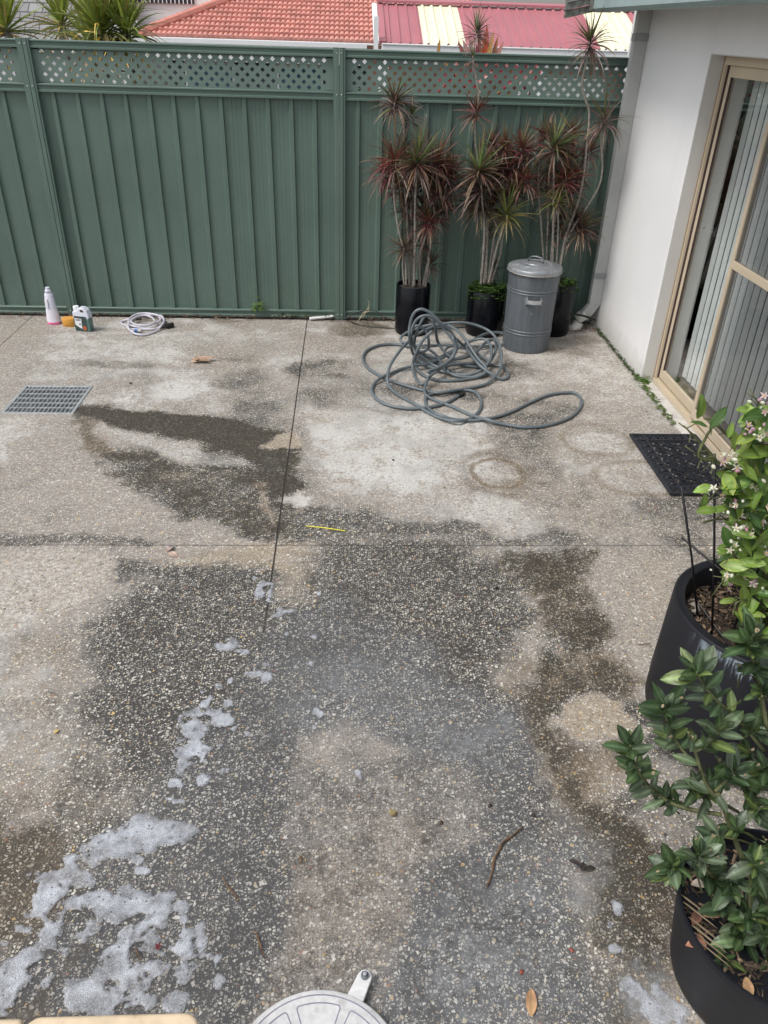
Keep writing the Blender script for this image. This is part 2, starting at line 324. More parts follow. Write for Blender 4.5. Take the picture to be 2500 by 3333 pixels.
def ground_masks(X, Y):
    wx = X+(fbm(X, Y, 2.2, 11)-.5)*.30+(fbm(X, Y, 8, 12)-.5)*.12+(fbm(X, Y, 30, 13)-.5)*.06
    wy = Y+(fbm(X, Y, 2.2, 21)-.5)*.30+(fbm(X, Y, 8, 22)-.5)*.12+(fbm(X, Y, 30, 23)-.5)*.06
    st_ = lambda a, k=2.0: np.clip((a-.5)*k+.5, 0, 1)
    n1 = st_(fbm(X, Y, 1.1, 31), 1.6); n2 = st_(fbm(X, Y*1.25, 4.5, 41)); n3 = st_(fbm(X, Y, 14, 51)); n4 = 1-np.abs(fbm(wx, wy, 6, 55, 5)*2-1)*3.2; n4 = np.clip(n4, 0, 1)
    dark = .42*sm(n1, .30, .8)+.42*(n2-.5)+.22*(n3-.5)+.14
    brown = .15*sm(fbm(X, Y, .9, 61), .45, .7)
    pale = .40*sm(fbm(X, Y, 1.4, 71), .45, .7)+.25*(n3-.5)+.22*n4-.08
    warm = .25*sm(fbm(X, Y, 1.0, 81), .45, .75)
    wet = np.zeros(X.shape)
    def pg(pts, soft=.1, wk=1.0): soft = soft*1.35; return sm(-poly_sd(X+(wx-X)*wk, Y+(wy-Y)*wk, PP(pts)), -soft, soft)
    def el(cx, cy, rx, ry, soft=.5): return 1-sm(EL(wx, wy, cx, cy, rx, ry), 1-soft, 1+soft)
    def ring(cx, cy, rx, ry, th=.16, warp=.35):
        d = EL(X+(wx-X)*warp, Y+(wy-Y)*warp, cx, cy, rx, ry); return np.exp(-((d-1)/th)**2)
    def mx(a, b): return np.maximum(a, b)
    # overall: left and upper part pale beige
    up = pg([(-200, 640), (1700, 640), (1700, 900), (1100, 830), (640, 830), (420, 850), (170, 900), (240, 1000), (330, 1100), (-200, 1150)], .3)
    dark = dark*(1-.55*up); warm = warm+.12*up; pale = pale+.10*up
    # main washed wet area
    A = pg([(250, 1195), (590, 1190), (700, 1182), (1050, 1185), (1130, 1260), (1110, 1400), (1160, 1480), (1175, 1560), (1220, 1680), (1235, 1800), (1290, 1960), (1330, 2240),
            (-50, 2240), (-50, 2000), (90, 1900), (260, 1790), (330, 1680), (230, 1560), (190, 1420), (230, 1330), (350, 1260), (260, 1230)], .12)
    dark = mx(dark*(1-A)+A*(.92+.30*(n2-.5)), 0); pale = pale*(1-.9*A); brown = brown*(1-A)
    wet = mx(wet, pg([(560, 1330), (700, 1280), (900, 1380), (1000, 1450), (1150, 1520), (1190, 1680), (1235, 1830), (1300, 2240), (-50, 2240), (200, 1800), (420, 1600)], .12))
    # clean tan patch at the crossing of the joints and spilling left
    t = pg([(600, 1130), (690, 1170), (712, 1215), (655, 1290), (590, 1315), (575, 1240), (400, 1215), (330, 1190), (480, 1178), (575, 1160)], .09)
    dark = dark*(1-.72*t); warm = mx(warm, .80*t*(.6+.5*n2)); wet = wet*(1-.8*t)
    # olive tan lower centre
    t = pg([(640, 1590), (760, 1560), (870, 1600), (990, 1640), (1080, 1730), (1060, 1810), (910, 1880), (880, 2010), (840, 2240), (552, 2240), (566, 2130), (600, 1900), (632, 1650)], .028, .3)
    t = t*(.55+.6*n2); dark = dark*(1-.50*t); warm = warm*(1-t)+.34*t; brown = mx(brown, .28*t)
    u_ = pg([(520, 1560), (632, 1600), (600, 1900), (556, 2240), (455, 2240), (500, 1900)], .05, .5); dark = mx(dark, .95*u_)
    t = el(760, 1590, 95, 45, .5); dark = dark*(1-.25*t); warm = mx(warm, .3*t)
    t = pg([(860, 1990), (960, 1960), (1000, 2240), (860, 2240)], .05); dark = mx(dark, .8*t); warm *= 1-t
    t = el(980, 1650, 160, 40, .6)*.7; dark = mx(dark, t)
    # dark mildew, upper left
    t = pg([(150, 888), (200, 878), (330, 885), (450, 900), (560, 925), (625, 945), (650, 1000), (655, 1090), (612, 1110), (560, 1050), (530, 990), (430, 962), (330, 942), (200, 912)], .045, .75)
    dark = mx(dark, np.clip(t*1.9*(.50+.45*n3+.25*n2), 0, 1.25)); brown = brown*(1-t)+.95*t*(.6+.6*(n2-.1)); pale *= 1-np.clip(1.5*t, 0, 1); warm *= 1-np.clip(1.5*t, 0, 1)
    t2 = pg([(225, 988), (340, 978), (470, 1015), (560, 1012), (620, 1000), (650, 1150), (600, 1165), (500, 1150), (350, 1105), (250, 1035)], .07, 1.0)
    dark = mx(dark, np.clip(t2*1.45, 0, 1.2)*(.42+.40*n2+.35*n3)); brown = brown*(1-t2)+.55*t2*(.4+n2); pale *= 1-t2; warm *= 1-t2
    t = pg([(440, 965), (560, 985), (640, 990), (650, 1090), (600, 1100), (540, 1040), (450, 1010)], .05); dark = mx(dark, 1.25*t*(.7+.4*n3)); brown = mx(brown, .45*t); pale *= 1-t
    t = pg([(240, 890), (440, 915), (560, 940), (640, 960), (650, 1010), (560, 985), (430, 955), (300, 925)], .03, .5); dark = mx(dark, 1.25*t*(.75+.35*n3)); brown = mx(brown, .6*t); pale *= 1-t
    t = pg([(150, 905), (180, 905), (250, 975), (300, 1010), (240, 1000), (195, 960), (160, 930)], .03); dark = mx(dark, .5*t); brown = mx(brown, .8*t)
    t = pg([(205, 915), (300, 940), (430, 968), (530, 992), (560, 1015), (460, 1003), (340, 978), (250, 950)], .028, .5); dark = dark*(1-.62*t); pale = mx(pale, .42*t); brown *= 1-t
    t = el(600, 962, 42, 20, .2); dark *= 1-.85*t; warm = mx(warm, .8*t); brown *= 1-.7*t
    t = pg([(548, 1048), (575, 1060), (596, 1130), (585, 1145), (560, 1090)], .03); dark *= 1-.75*t; warm = mx(warm, .9*t)
    t = el(395, 1020, 40, 14, .4); dark *= 1-.45*t; warm = mx(warm, .6*t)
    # smudge along the cross joint on the left
    t = pg([(-60, 1145), (200, 1152), (360, 1165), (330, 1179), (-60, 1178)], .03, .35); dark = mx(dark, .60*t)
    # right of the joint, above the cross joint
    t = pg([(625, 1075), (760, 1085), (880, 1115), (1010, 1105), (1080, 1150), (1180, 1140), (1290, 1160), (1270, 1178), (625, 1178)], .07); dark = mx(dark, .72*t)
    t = pg([(650, 885), (760, 880), (900, 895), (1020, 905), (1090, 960), (1060, 1010), (960, 1050), (860, 1075), (740, 1050), (655, 1000)], .12)
    dark = dark*(1-.75*t)+.20*t*(n2-.35); pale = mx(pale, .95*t*(.25+.55*n2+.45*n4)); warm = mx(warm, .55*t*n1)
    t = el(640, 1077, 30, 14); pale = mx(pale, .9*t); dark *= 1-.8*t
    t = el(1075, 1105, 75, 30, .3); pale = mx(pale, .55*t); dark *= 1-.7*t
    t = el(980, 1090, 60, 30, .4)*.5; pale = mx(pale, t)
    # pot rings and dried rounds
    for cx, cy, rx, ry, kb in ((1078, 1022, 58, 32, 1.0), (1290, 947, 75, 34, .6), (1378, 1032, 85, 34, .65), (430, 808, 62, 21, .35)):
        t = ring(cx, cy, rx, ry); brown = mx(brown, .8*kb*t); dark = np.maximum(dark*(1-.4*t), .38*kb*t); warm = mx(warm, .5*kb*t)
        i = el(cx, cy, rx*.85, ry*.8, .25); pale = mx(pale, (.42 if kb > .3 else .3)*i*(.4+.8*n3)); dark *= 1-.65*i
    t = ring(1078, 1022, 78, 48, .25); brown = mx(brown, .5*t*sm(n2, .3, .6)); dark = mx(dark, .38*t)
    t = el(1130, 1050, 50, 30, .5); brown = mx(brown, .5*t); dark = mx(dark, .3*t)
    for cx, cy, rx, ry, k in ((270, 857, 36, 16, 1), (390, 838, 75, 24, .8), (470, 872, 60, 14, .7), (600, 785, 62, 24, .6), (880, 870, 120, 22, .8), (820, 770, 60, 14, .6), (660, 705, 60, 18, .6),
                              (1010, 910, 70, 18, .8), (1215, 985, 45, 50, .6), (1290, 945, 48, 20, .8), (1320, 1010, 60, 14, .6), (720, 930, 50, 22, .6)):
        t = el(cx, cy, rx, ry, .5); pale = mx(pale, k*t*(.35+.5*n2+.4*n4)); dark *= 1-.6*k*t
    for cx, cy, rx, ry, k in ((700, 800, 70, 16, .62), (690, 850, 60, 16, .6), (520, 815, 70, 25, .45), (560, 850, 60, 30, .5), (950, 850, 150, 26, .5), (1050, 800, 120, 24, .55), (1180, 880, 80, 24, .5), (1130, 900, 60, 20, .5),
                              (1140, 960, 60, 45, .5), (250, 790, 110, 10, .42), (400, 870, 60, 14, .3), (520, 770, 60, 14, .35), (1000, 860, 60, 16, .5), (1180, 1010, 60, 50, .35), (90, 1120, 120, 24, .25)):
        t = el(cx, cy, rx, ry, .5); dark = mx(dark, k*t*(.55+.9*n2)); pale *= 1-.5*t
    for cx, cy, rx, ry, k in ((780, 712, 75, 14, .8), (800, 704, 50, 7, 1), (1215, 755, 60, 16, .6), (1240, 735, 50, 12, .5), (690, 700, 40, 16, .3)):
        t = el(cx, cy, rx, ry, .5); dark = mx(dark, .6*k*t); brown = mx(brown, .75*k*t)
    # right brown stains below the cross joint
    t = pg([(1095, 1186), (1255, 1186), (1255, 1260), (1310, 1330), (1325, 1385), (1240, 1425), (1185, 1400), (1120, 1300), (1080, 1220)], .08)
    dark = mx(dark, .95*t*(.35+.5*n2+.5*n3)); brown = mx(brown, .85*t*(.5+.6*n3))
    t = pg([(1150, 1440), (1190, 1490), (1290, 1510), (1370, 1440), (1420, 1480), (1400, 1515), (1290, 1530), (1265, 1570), (1285, 1630), (1420, 1650), (1310, 1720), (1420, 1830), (1460, 1900), (1440, 2240), (1330, 2240), (1290, 1960), (1235, 1800), (1180, 1590)], .07)
    dark = mx(dark*(1-.3*t), .80*t*(.45+.95*n2)); brown = mx(brown, .80*t)
    t = pg([(1165, 1500), (1215, 1520), (1250, 1580), (1290, 1660), (1250, 1720), (1200, 1620)], .05); dark = mx(dark, t); brown = mx(brown, .5*t)
    t = el(1335, 1580, 62, 52, .16); dark = dark*(1-.85*t); warm = mx(warm, .7*t); brown *= 1-.5*t
    t = el(1330, 1700, 90, 50, .5); dark *= 1-.5*t; warm = mx(warm, .5*t)
    t = pg([(1330, 1200), (1480, 1200), (1440, 1330), (1400, 1500), (1330, 1420), (1340, 1330)], .1); dark *= 1-.7*t; warm = mx(warm, .45*t); pale = mx(pale, .2*t)
    t = pg([(1160, 1460), (1250, 1440), (1310, 1470), (1280, 1500), (1180, 1480)], .05); dark *= 1-.5*t; warm = mx(warm, .5*t)
    t = pg([(1120, 1210), (1250, 1240), (1330, 1400), (1400, 1480), (1330, 1530), (1260, 1620), (1330, 1760), (1250, 1780), (1180, 1560), (1190, 1440), (1130, 1330)], .09); hole = 1-el(1335, 1580, 62, 52, .16)
    dark = mx(dark, .95*t*(.45+.75*n3)*hole); brown = mx(brown, .75*t*(.4+.8*n2)*hole)
    # lower left: dry beige, brown puddles
    t = pg([(-60, 1182), (240, 1188), (262, 1235), (205, 1300), (150, 1335), (-60, 1375)], .045); dark = dark*(1-.85*t); warm = mx(warm, .42*t); pale = mx(pale, .36*t); wet *= 1-t
    t = pg([(-60, 1372), (150, 1335), (195, 1330), (180, 1480), (170, 1560), (270, 1640), (320, 1720), (230, 1790), (60, 1860), (-60, 1750)], .07); dark = dark*(1-.65*t)+.28*t; warm = mx(warm, .42*t); wet *= 1-.8*t; brown = mx(brown, .22*t)
    for q in ([(-60, 1740), (70, 1800), (95, 1870), (75, 1980), (-60, 2010)], [(60, 2060), (170, 2030), (200, 2120), (180, 2190), (60, 2240), (20, 2190)]):
        t = pg(q, .05); dark = dark*(1-t)+.72*t; brown = brown*(1-t)+1.0*t; warm *= 1-t
    # sky reflection on the wet paving, painted in as a pale veil
    milk = .8*pg([(1010, 1900), (1150, 1800), (1240, 1850), (1290, 1960), (1330, 2240), (880, 2240), (860, 2080), (930, 1960)], .14)*(.3+1.0*n1)
    milk = mx(milk, .55*pg([(640, 1450), (900, 1420), (1100, 1500), (1190, 1640), (1080, 1700), (900, 1600), (650, 1560)], .15)*(.3+n2))
    t = el(1400, 2170, 60, 60, .4); milk = mx(milk, .9*t)
    t = el(1290, 1930, 40, 60, .5); milk = mx(milk, .6*t)
    wet = mx(wet, milk)
    # darker, browner fringe towards the fence
    e = sm(Y, YF-.35, YF-.05)*.35*n2*2; brown = mx(brown, e); dark = mx(dark, e*.8)
    return [np.clip(a, 0, 1.25) for a in (dark, brown, pale, warm, wet, milk)]

DX0, DX1, DY0, DY1 = -2.305, -1.828, 4.813, 5.290   # drain opening
xs = np.unique(np.concatenate([np.arange(-3.9, XW, .0125), [DX0, DX1, XW]])); ys = np.unique(np.concatenate([np.arange(.7, YF-.06, .0125), [DY0, DY1]]))
GX, GY = np.meshgrid(xs, ys); ny, nx = GX.shape
masks = ground_masks(GX, GY)
GZ = (fbm(GX, GY, .8, 91)-.5)*.006
edge = (1-sm(np.minimum(np.minimum(GX-(-3.9), 9), 9), 0, .3)); GZ = GZ*(1-edge)
idx = np.arange(nx*ny).reshape(ny, nx)
q = np.stack([idx[:-1, :-1], idx[:-1, 1:], idx[1:, 1:], idx[1:, :-1]], -1).reshape(-1, 4)
cxm = (GX[:-1, :-1]+GX[1:, 1:]).ravel()/2; cym = (GY[:-1, :-1]+GY[1:, 1:]).ravel()/2
q = q[~((cxm > DX0) & (cxm < DX1) & (cym > DY0) & (cym < DY1))]
me = bpy.data.meshes.new('patio'); me.vertices.add(nx*ny); me.vertices.foreach_set('co', np.stack([GX, GY, GZ], -1).astype('f').ravel())
me.loops.add(q.size); me.loops.foreach_set('vertex_index', q.ravel().astype('i')); me.polygons.add(len(q))
me.polygons.foreach_set('loop_start', np.arange(0, q.size, 4, dtype='i')); me.polygons.foreach_set('loop_total', np.full(len(q), 4, 'i')); me.update(); me.validate()
me.polygons.foreach_set('use_smooth', [True]*len(me.polygons))
a = me.color_attributes.new('stain', 'FLOAT_COLOR', 'POINT'); a.data.foreach_set('color', np.stack([masks[0], masks[1], masks[2], masks[3]], -1).astype('f').ravel())
a = me.color_attributes.new('water', 'FLOAT_COLOR', 'POINT'); a.data.foreach_set('color', np.stack([masks[4], masks[5], masks[5]*0, masks[5]*0+1], -1).astype('f').ravel())
patio = bpy.data.objects.new('patio', me); scene.collection.objects.link(patio); tag(patio, kind='structure')

def patio_mat():
    m, nt, p = nm('exposed_aggregate'); L = nt.links
    tc = N(nt, 'TexCoord').outputs['Object']
    st = N(nt, 'Attribute', attribute_name='stain'); wa = N(nt, 'Attribute', attribute_name='water')
    sp = N(nt, 'SeparateColor'); L.new(st.outputs['Color'], sp.inputs[0]); D, B, Pp = sp.outputs; Wm = st.outputs['Alpha']
    sw = N(nt, 'SeparateColor'); L.new(wa.outputs['Color'], sw.inputs[0]); wet, milk = sw.outputs[0], sw.outputs[1]
    def noise(sc, det=4, r=.6, vec=tc):
        n = N(nt, 'TexNoise', i_Scale=sc, i_Detail=det, i_Roughness=r); L.new(vec, n.inputs['Vector']); return n.outputs[0]
    nA, nB, nC = noise(9.0), noise(45.0, 5, .7), noise(170.0, 3)
    def pert(x, amp, lo, hi):
        s_ = mth(nt, 'ADD', mth(nt, 'ADD', x, mth(nt, 'MULTIPLY', mth(nt, 'SUBTRACT', nA, .5), amp)), mth(nt, 'MULTIPLY', mth(nt, 'SUBTRACT', nB, .5), amp*1.5))
        s_ = mth(nt, 'ADD', s_, mth(nt, 'MULTIPLY', mth(nt, 'SUBTRACT', nC, .5), .62)); return sstep(nt, s_, lo, hi)
    d = pert(D, .75, .10, .82); b = pert(B, .7, .12, .80); pl = pert(Pp, .8, .14, .85); wm = pert(Wm, .6, .1, .85)
    # cement matrix
    c = mixc(nt, sstep(nt, nB, .3, .7), (.215, .192, .170), (.350, .316, .282))
    c = mixc(nt, wm, c, mixc(nt, sstep(nt, nB, .3, .7), (.255, .205, .145), (.375, .31, .23)))
    c = mixc(nt, pl, c, mixc(nt, sstep(nt, nB, .3, .7), (.42, .41, .39), (.62, .61, .59)))
    c = mixc(nt, mth(nt, 'MULTIPLY', d, .97), c, mixc(nt, wet, mixc(nt, nB, (.024, .023, .021), (.048, .045, .041)), mixc(nt, nB, (.040, .039, .037), (.068, .065, .062))))  # wet parts lighter: some of the sky's reflection is put into the matrix colour
    br = mixc(nt, d, (.17, .125, .08), (.046, .036, .022))
    c = mixc(nt, mth(nt, 'MULTIPLY', b, .84), c, br)
    # three families of broken stones
    def stones(scale, thr_edge, frac, seed):
        wv = N(nt, 'TexNoise', i_Scale=scale*.6, i_Detail=2); L.new(tc, wv.inputs['Vector'])
        mv = N(nt, 'VectorMath', operation='MULTIPLY_ADD'); L.new(wv.outputs['Color'], mv.inputs[0]); mv.inputs[1].default_value = (.55/scale,)*3
        ad = N(nt, 'VectorMath', operation='ADD'); L.new(tc, ad.inputs[0]); ad.inputs[1].default_value = (seed*3.71, seed*1.93, 0); L.new(ad.outputs[0], mv.inputs[2])
        fl = N(nt, 'VectorMath', operation='MULTIPLY'); L.new(mv.outputs[0], fl.inputs[0]); fl.inputs[1].default_value = (1, 1, 0)
        v1 = N(nt, 'TexVoronoi', feature='F1', voronoi_dimensions='2D', i_Scale=scale); v2 = N(nt, 'TexVoronoi', feature='DISTANCE_TO_EDGE', voronoi_dimensions='2D', i_Scale=scale)
        L.new(fl.outputs[0], v1.inputs['Vector']); L.new(fl.outputs[0], v2.inputs['Vector'])
        rs = N(nt, 'SeparateColor'); L.new(v1.outputs['Color'], rs.inputs[0])
        th = mth(nt, 'ADD', mth(nt, 'MULTIPLY', rs.outputs[1], .20), thr_edge)
        inside = mth(nt, 'MULTIPLY', mth(nt, 'SUBTRACT', v2.outputs[0], th), 26, clamp=True)
        pick = mth(nt, 'LESS_THAN', rs.outputs[0], frac)
        return mth(nt, 'MULTIPLY', inside, pick), rs.outputs[2], rs.outputs[1]
    def stonecol(r):
        cr = N(nt, 'ValToRGB'); cr.color_ramp.interpolation = 'CONSTANT'; e = cr.color_ramp.elements
        cols = [(0, (.54, .51, .45)), (.30, (.66, .63, .56)), (.50, (.40, .375, .33)), (.68, (.34, .33, .31)), (.80, (.50, .42, .28)), (.875, (.20, .19, .18)), (.93, (.55, .38, .16)), (.955, (.045, .045, .05)), (.985, (.36, .17, .10))]
        e[0].position = 0; e[0].color = cols[0][1]+(1,); e[1].position = cols[1][0]; e[1].color = cols[1][1]+(1,)
        for pos, cc in cols[2:]:
            x = e.new(pos); x.color = cc+(1,)
        L.new(r, cr.inputs[0]); return cr.outputs[0]
    deep = sstep(nt, mth(nt, 'ADD', D, mth(nt, 'MULTIPLY', mth(nt, 'SUBTRACT', nA, .5), .5)), .86, 1.22); c = mixc(nt, mth(nt, 'MULTIPLY', deep, .55), c, (.022, .017, .011))
    pit, _, _ = stones(125, .12, .34, 5); c = mixc(nt, mth(nt, 'MULTIPLY', mth(nt, 'MULTIPLY', pit, .62), mth(nt, 'SUBTRACT', 1, mth(nt, 'MULTIPLY', pl, .6))), c, (.050, .044, .040))
    hide = mth(nt, 'MULTIPLY', mth(nt, 'SUBTRACT', 1, mth(nt, 'MULTIPLY', pl, .30)), mth(nt, 'SUBTRACT', 1, mth(nt, 'MULTIPLY', deep, .62)))
    hsum = None
    for scale, te, fr, seed, k in ((170, .10, .46, 3, .62), (94, .12, .46, 1, .92), (62, .17, .16, 2, .92)):
        msk, rc, rg = stones(scale, te, fr, seed)
        msk = mth(nt, 'MULTIPLY', mth(nt, 'MULTIPLY', mth(nt, 'MULTIPLY', msk, hide), k), mth(nt, 'SUBTRACT', 1, mth(nt, 'ADD', mth(nt, 'MULTIPLY', b, .40), mth(nt, 'MULTIPLY', wet, .33))))
        sc_ = stonecol(rc)
        sc_ = mixc(nt, mth(nt, 'MULTIPLY', b, .35), sc_, mixc(nt, 1.0, sc_, (.75, .62, .45), 'MULTIPLY'))
        c = mixc(nt, msk, c, sc_)
        hsum = msk if hsum is None else mth(nt, 'MAXIMUM', hsum, msk)
    # pale sky reflection mixed into the colour of the wet paving
    c = mixc(nt, mth(nt, 'MULTIPLY', mth(nt, 'MULTIPLY', milk, .64), sstep(nt, mth(nt, 'ADD', mth(nt, 'MULTIPLY', nA, .5), mth(nt, 'MULTIPLY', nB, .5)), .35, .65)), c, (.33, .345, .36))
    # saw-cut joints
    sx = N(nt, 'SeparateXYZ'); L.new(tc, sx.inputs[0])
    def line(coord, pos, w_):
        dd = mth(nt, 'ABSOLUTE', mth(nt, 'SUBTRACT', coord, pos)); dd = mth(nt, 'ADD', dd, mth(nt, 'MULTIPLY', mth(nt, 'SUBTRACT', nC, .5), .004))
        return mth(nt, 'SUBTRACT', 1, sstep(nt, dd, w_*.6, w_))
    fade = mth(nt, 'ADD', .12, mth(nt, 'MULTIPLY', sstep(nt, sx.outputs[1], 2.35, 2.85), .85)); j = mth(nt, 'MAXIMUM', mth(nt, 'MULTIPLY', line(sx.outputs[0], XJ, .0048), fade), mth(nt, 'MULTIPLY', line(sx.outputs[1], YJ, .0040), .62))
    j = mth(nt, 'MAXIMUM', j, mth(nt, 'MULTIPLY', line(sx.outputs[0], XJ-2.42, .005), .7))
    c = mixc(nt, j, c, (.022, .018, .015)); L.new(c, p.inputs['Base Color'])
    ro = mth(nt, 'SUBTRACT', .82, mth(nt, 'MULTIPLY', d, .18)); wt = sstep(nt, mth(nt, 'ADD', wet, mth(nt, 'MULTIPLY', mth(nt, 'SUBTRACT', nA, .5), .7)), .3, .75)
    ro = mth(nt, 'SUBTRACT', ro, mth(nt, 'MULTIPLY', wt, .50)); L.new(mth(nt, 'MAXIMUM', ro, .08), p.inputs['Roughness'])
    L.new(mth(nt, 'MULTIPLY', wt, .9), p.inputs['Coat Weight']); p.inputs['Coat Roughness'].default_value = .06
    bp = N(nt, 'Bump', i_Distance=.004); L.new(mth(nt, 'ADD', mth(nt, 'ADD', mth(nt, 'MULTIPLY', hsum, .7), mth(nt, 'MULTIPLY', nC, .6)), mth(nt, 'MULTIPLY', j, -3)), bp.inputs['Height'])
    L.new(mth(nt, 'SUBTRACT', .75, mth(nt, 'MULTIPLY', wt, .35)), bp.inputs['Strength']); L.new(bp.outputs[0], p.inputs['Normal'])
    return m
patio.data.materials.append(patio_mat())

# soap foam: a thin sheet with its own outline and thickness
F1 = [(650, 415, 140, 52), (470, 450, 80, 55), (400, 510, 60, 40), (280, 590, 100, 55), (200, 670, 60, 60), (165, 755, 45, 38), (370, 715, 80, 45), (560, 760, 130, 55), (640, 690, 95, 40), (560, 880, 105, 75), (390, 835, 42, 38), (190, 850, 75, 68),
      (80, 850, 75, 42), (60, 1050, 80, 85), (205, 1040, 45, 55), (300, 905, 52, 30), (400, 1140, 125, 75), (540, 1040, 110, 80), (690, 1020, 62, 55), (830, 985, 62, 55), (870, 865, 26, 50), (700, 870, 130, 55), (640, 1150, 150, 45), (960, 1020, 28, 55),
      (0, 1100, 80, 100), (840, 50, 55, 75), (875, 160, 25, 45), (740, 210, 30, 26), (960, 140, 30, 20), (1548, 178, 24, 24), (790, 740, 30, 22), (600, 572, 40, 16), (570, 532, 30, 16), (790, 790, 22, 18), (950, 960, 22, 18), (760, 270, 34, 12)]
F2 = [(900, 890, 110, 62), (835, 985, 62, 80), (985, 880, 40, 50), (850, 910, 60, 40), (975, 540, 40, 26), (1050, 570, 26, 10), (1148, 620, 18, 14), (1098, 655, 34, 16), (1150, 665, 20, 24), (1000, 685, 12, 11), (940, 715, 16, 12), (912, 760, 22, 18), (885, 792, 20, 13),
      (990, 788, 17, 14), (1125, 300, 16, 34), (1165, 310, 10, 30), (1145, 275, 26, 7), (1180, 345, 14, 8), (1205, 385, 22, 18), (1255, 380, 28, 8), (1345, 612, 15, 15), (1362, 820, 15, 11), (1385, 832, 12, 11), (1095, 240, 9, 9), (1285, 480, 14, 9), (1350, 495, 14, 9), (870, 742, 12, 10), (1385, 310, 12, 7), (1360, 888, 9, 9), (1240, 485, 9, 9), (1070, 920, 8, 8)]
foam_list = [(u/1.327, 2400+v/1.327, a/1.327, b/1.327) for u, v, a, b in F1]+[(u/1.327, 1700+v/1.327, a/1.327, b/1.327) for u, v, a, b in F2]
foam_list += [(2130, 3290, 60, 90), (2070, 3230, 40, 40), (1985, 3010, 14, 16), (2010, 2960, 16, 18), (1998, 3085, 18, 12), (2180, 3330, 60, 60)]
def foam_mesh(x0, x1, y0, y1, st=.005):
    xs = np.arange(x0, x1, st); ys = np.arange(y0, y1, st); X, Y = np.meshgrid(xs, ys)
    wx = X+(fbm(X, Y, 9, 201, 5)-.5)*.10; wy = Y+(fbm(X, Y, 9, 211, 5)-.5)*.10
    f = np.zeros(X.shape)
    for u, v, a, b in foam_list:
        c = gz(u, v); 
        if c.x < x0-.3 or c.x > x1+.3 or c.y < y0-.3 or c.y > y1+.3: continue
        ra = (gz(u+a, v)-c).length; rb = (gz(u, v-b)-gz(u, v+b)).length/2
        k = min(1.0, .05/max(ra, .012)) ; 
        d = np.sqrt(((X+(wx-X)*min(1, ra/.06)-c.x)/ra)**2+((Y+(wy-Y)*min(1, ra/.06)-c.y)/rb)**2)
        f = np.maximum(f, np.clip(1.35-d*.85, 0, 1))
    n = fbm(X, Y, 22, 221, 4); n2 = fbm(X, Y, 7, 231, 3)
    e0 = f.copy(); f = f-.37+(n-.5)*2.9+(n2-.5)*1.5+(fbm(X, Y, 60, 241, 2)-.5)*.9; f = np.minimum(f, e0*1.5-.20)
    def P(i, j): return (X[i, j], Y[i, j], f[i, j])
    mb = MB(); cache = {}
    def vert(key, x, y, h):
        if key not in cache:
            cache[key] = len(mb.v); mb.v.append((x, y, .0045+.0022*min(1, max(0, h)*4))); t_ = min(1, max(0, h)*2.2); mb.c.append((t_, t_, t_))
        return cache[key]
    act = (np.maximum(np.maximum(f[:-1, :-1], f[:-1, 1:]), np.maximum(f[1:, :-1], f[1:, 1:])) > 0)
    for i, j in zip(*np.nonzero(act)):
        cs = [(i, j), (i, j+1), (i+1, j+1), (i+1, j)]; poly = []
        for k in range(4):
            a, b = cs[k], cs[(k+1) % 4]; fa, fb = f[a], f[b]
            if fa > 0: poly.append(vert(a, X[a], Y[a], fa))
            if (fa > 0) != (fb > 0):
                t = fa/(fa-fb); key = (min(a, b), max(a, b)); poly.append(vert(key, X[a]+(X[b]-X[a])*t, Y[a]+(Y[b]-Y[a])*t, 0))
        if len(poly) > 2: mb.f.append(tuple(poly))
    return mb
m, nt, p = nm('soap_foam'); L = nt.links; tc = N(nt, 'TexCoord').outputs['Object']
at = N(nt, 'Attribute', attribute_name='col'); vo = N(nt, 'TexVoronoi', i_Scale=210.0, feature='F1'); L.new(tc, vo.inputs['Vector']); n1 = N(nt, 'TexNoise', i_Scale=14.0, i_Detail=6, i_Roughness=.65); L.new(tc, n1.inputs['Vector'])
n2 = N(nt, 'TexNoise', i_Scale=120.0, i_Detail=3); L.new(tc, n2.inputs['Vector'])
th = mth(nt, 'MULTIPLY', at.outputs['Fac'], sstep(nt, n1.outputs[0], .25, .7)); vb = N(nt, 'TexVoronoi', i_Scale=62.0, feature='F1'); L.new(tc, vb.inputs['Vector']); bs_ = N(nt, 'SeparateColor'); L.new(vb.outputs['Color'], bs_.inputs[0])
hol = mth(nt, 'SUBTRACT', 1, mth(nt, 'MULTIPLY', mth(nt, 'SUBTRACT', 1, sstep(nt, vb.outputs['Distance'], .16, .26)), mth(nt, 'GREATER_THAN', bs_.outputs[0], .62)))
th = mth(nt, 'MULTIPLY', mth(nt, 'ADD', mth(nt, 'MULTIPLY', th, .70), .27, clamp=True), mth(nt, 'ADD', mth(nt, 'MULTIPLY', hol, .7), .3))
th = mth(nt, 'MULTIPLY', th, mth(nt, 'ADD', .72, mth(nt, 'MULTIPLY', n2.outputs[0], .5)), clamp=True)
c = mixc(nt, sstep(nt, vo.outputs['Distance'], .1, .6), (.61, .63, .68), (.42, .44, .48)); c = mixc(nt, mth(nt, 'MULTIPLY', at.outputs['Fac'], .6), mixc(nt, .5, c, (.42, .44, .48)), c)
L.new(c, p.inputs['Base Color']); p.inputs['Roughness'].default_value = .25
tr = N(nt, 'BsdfTransparent'); mx = N(nt, 'MixShader'); L.new(th, mx.inputs[0]); L.new(tr.outputs[0], mx.inputs[1]); L.new(p.outputs[0], mx.inputs[2]); L.new(mx.outputs[0], nt.nodes['Material Output'].inputs[0])
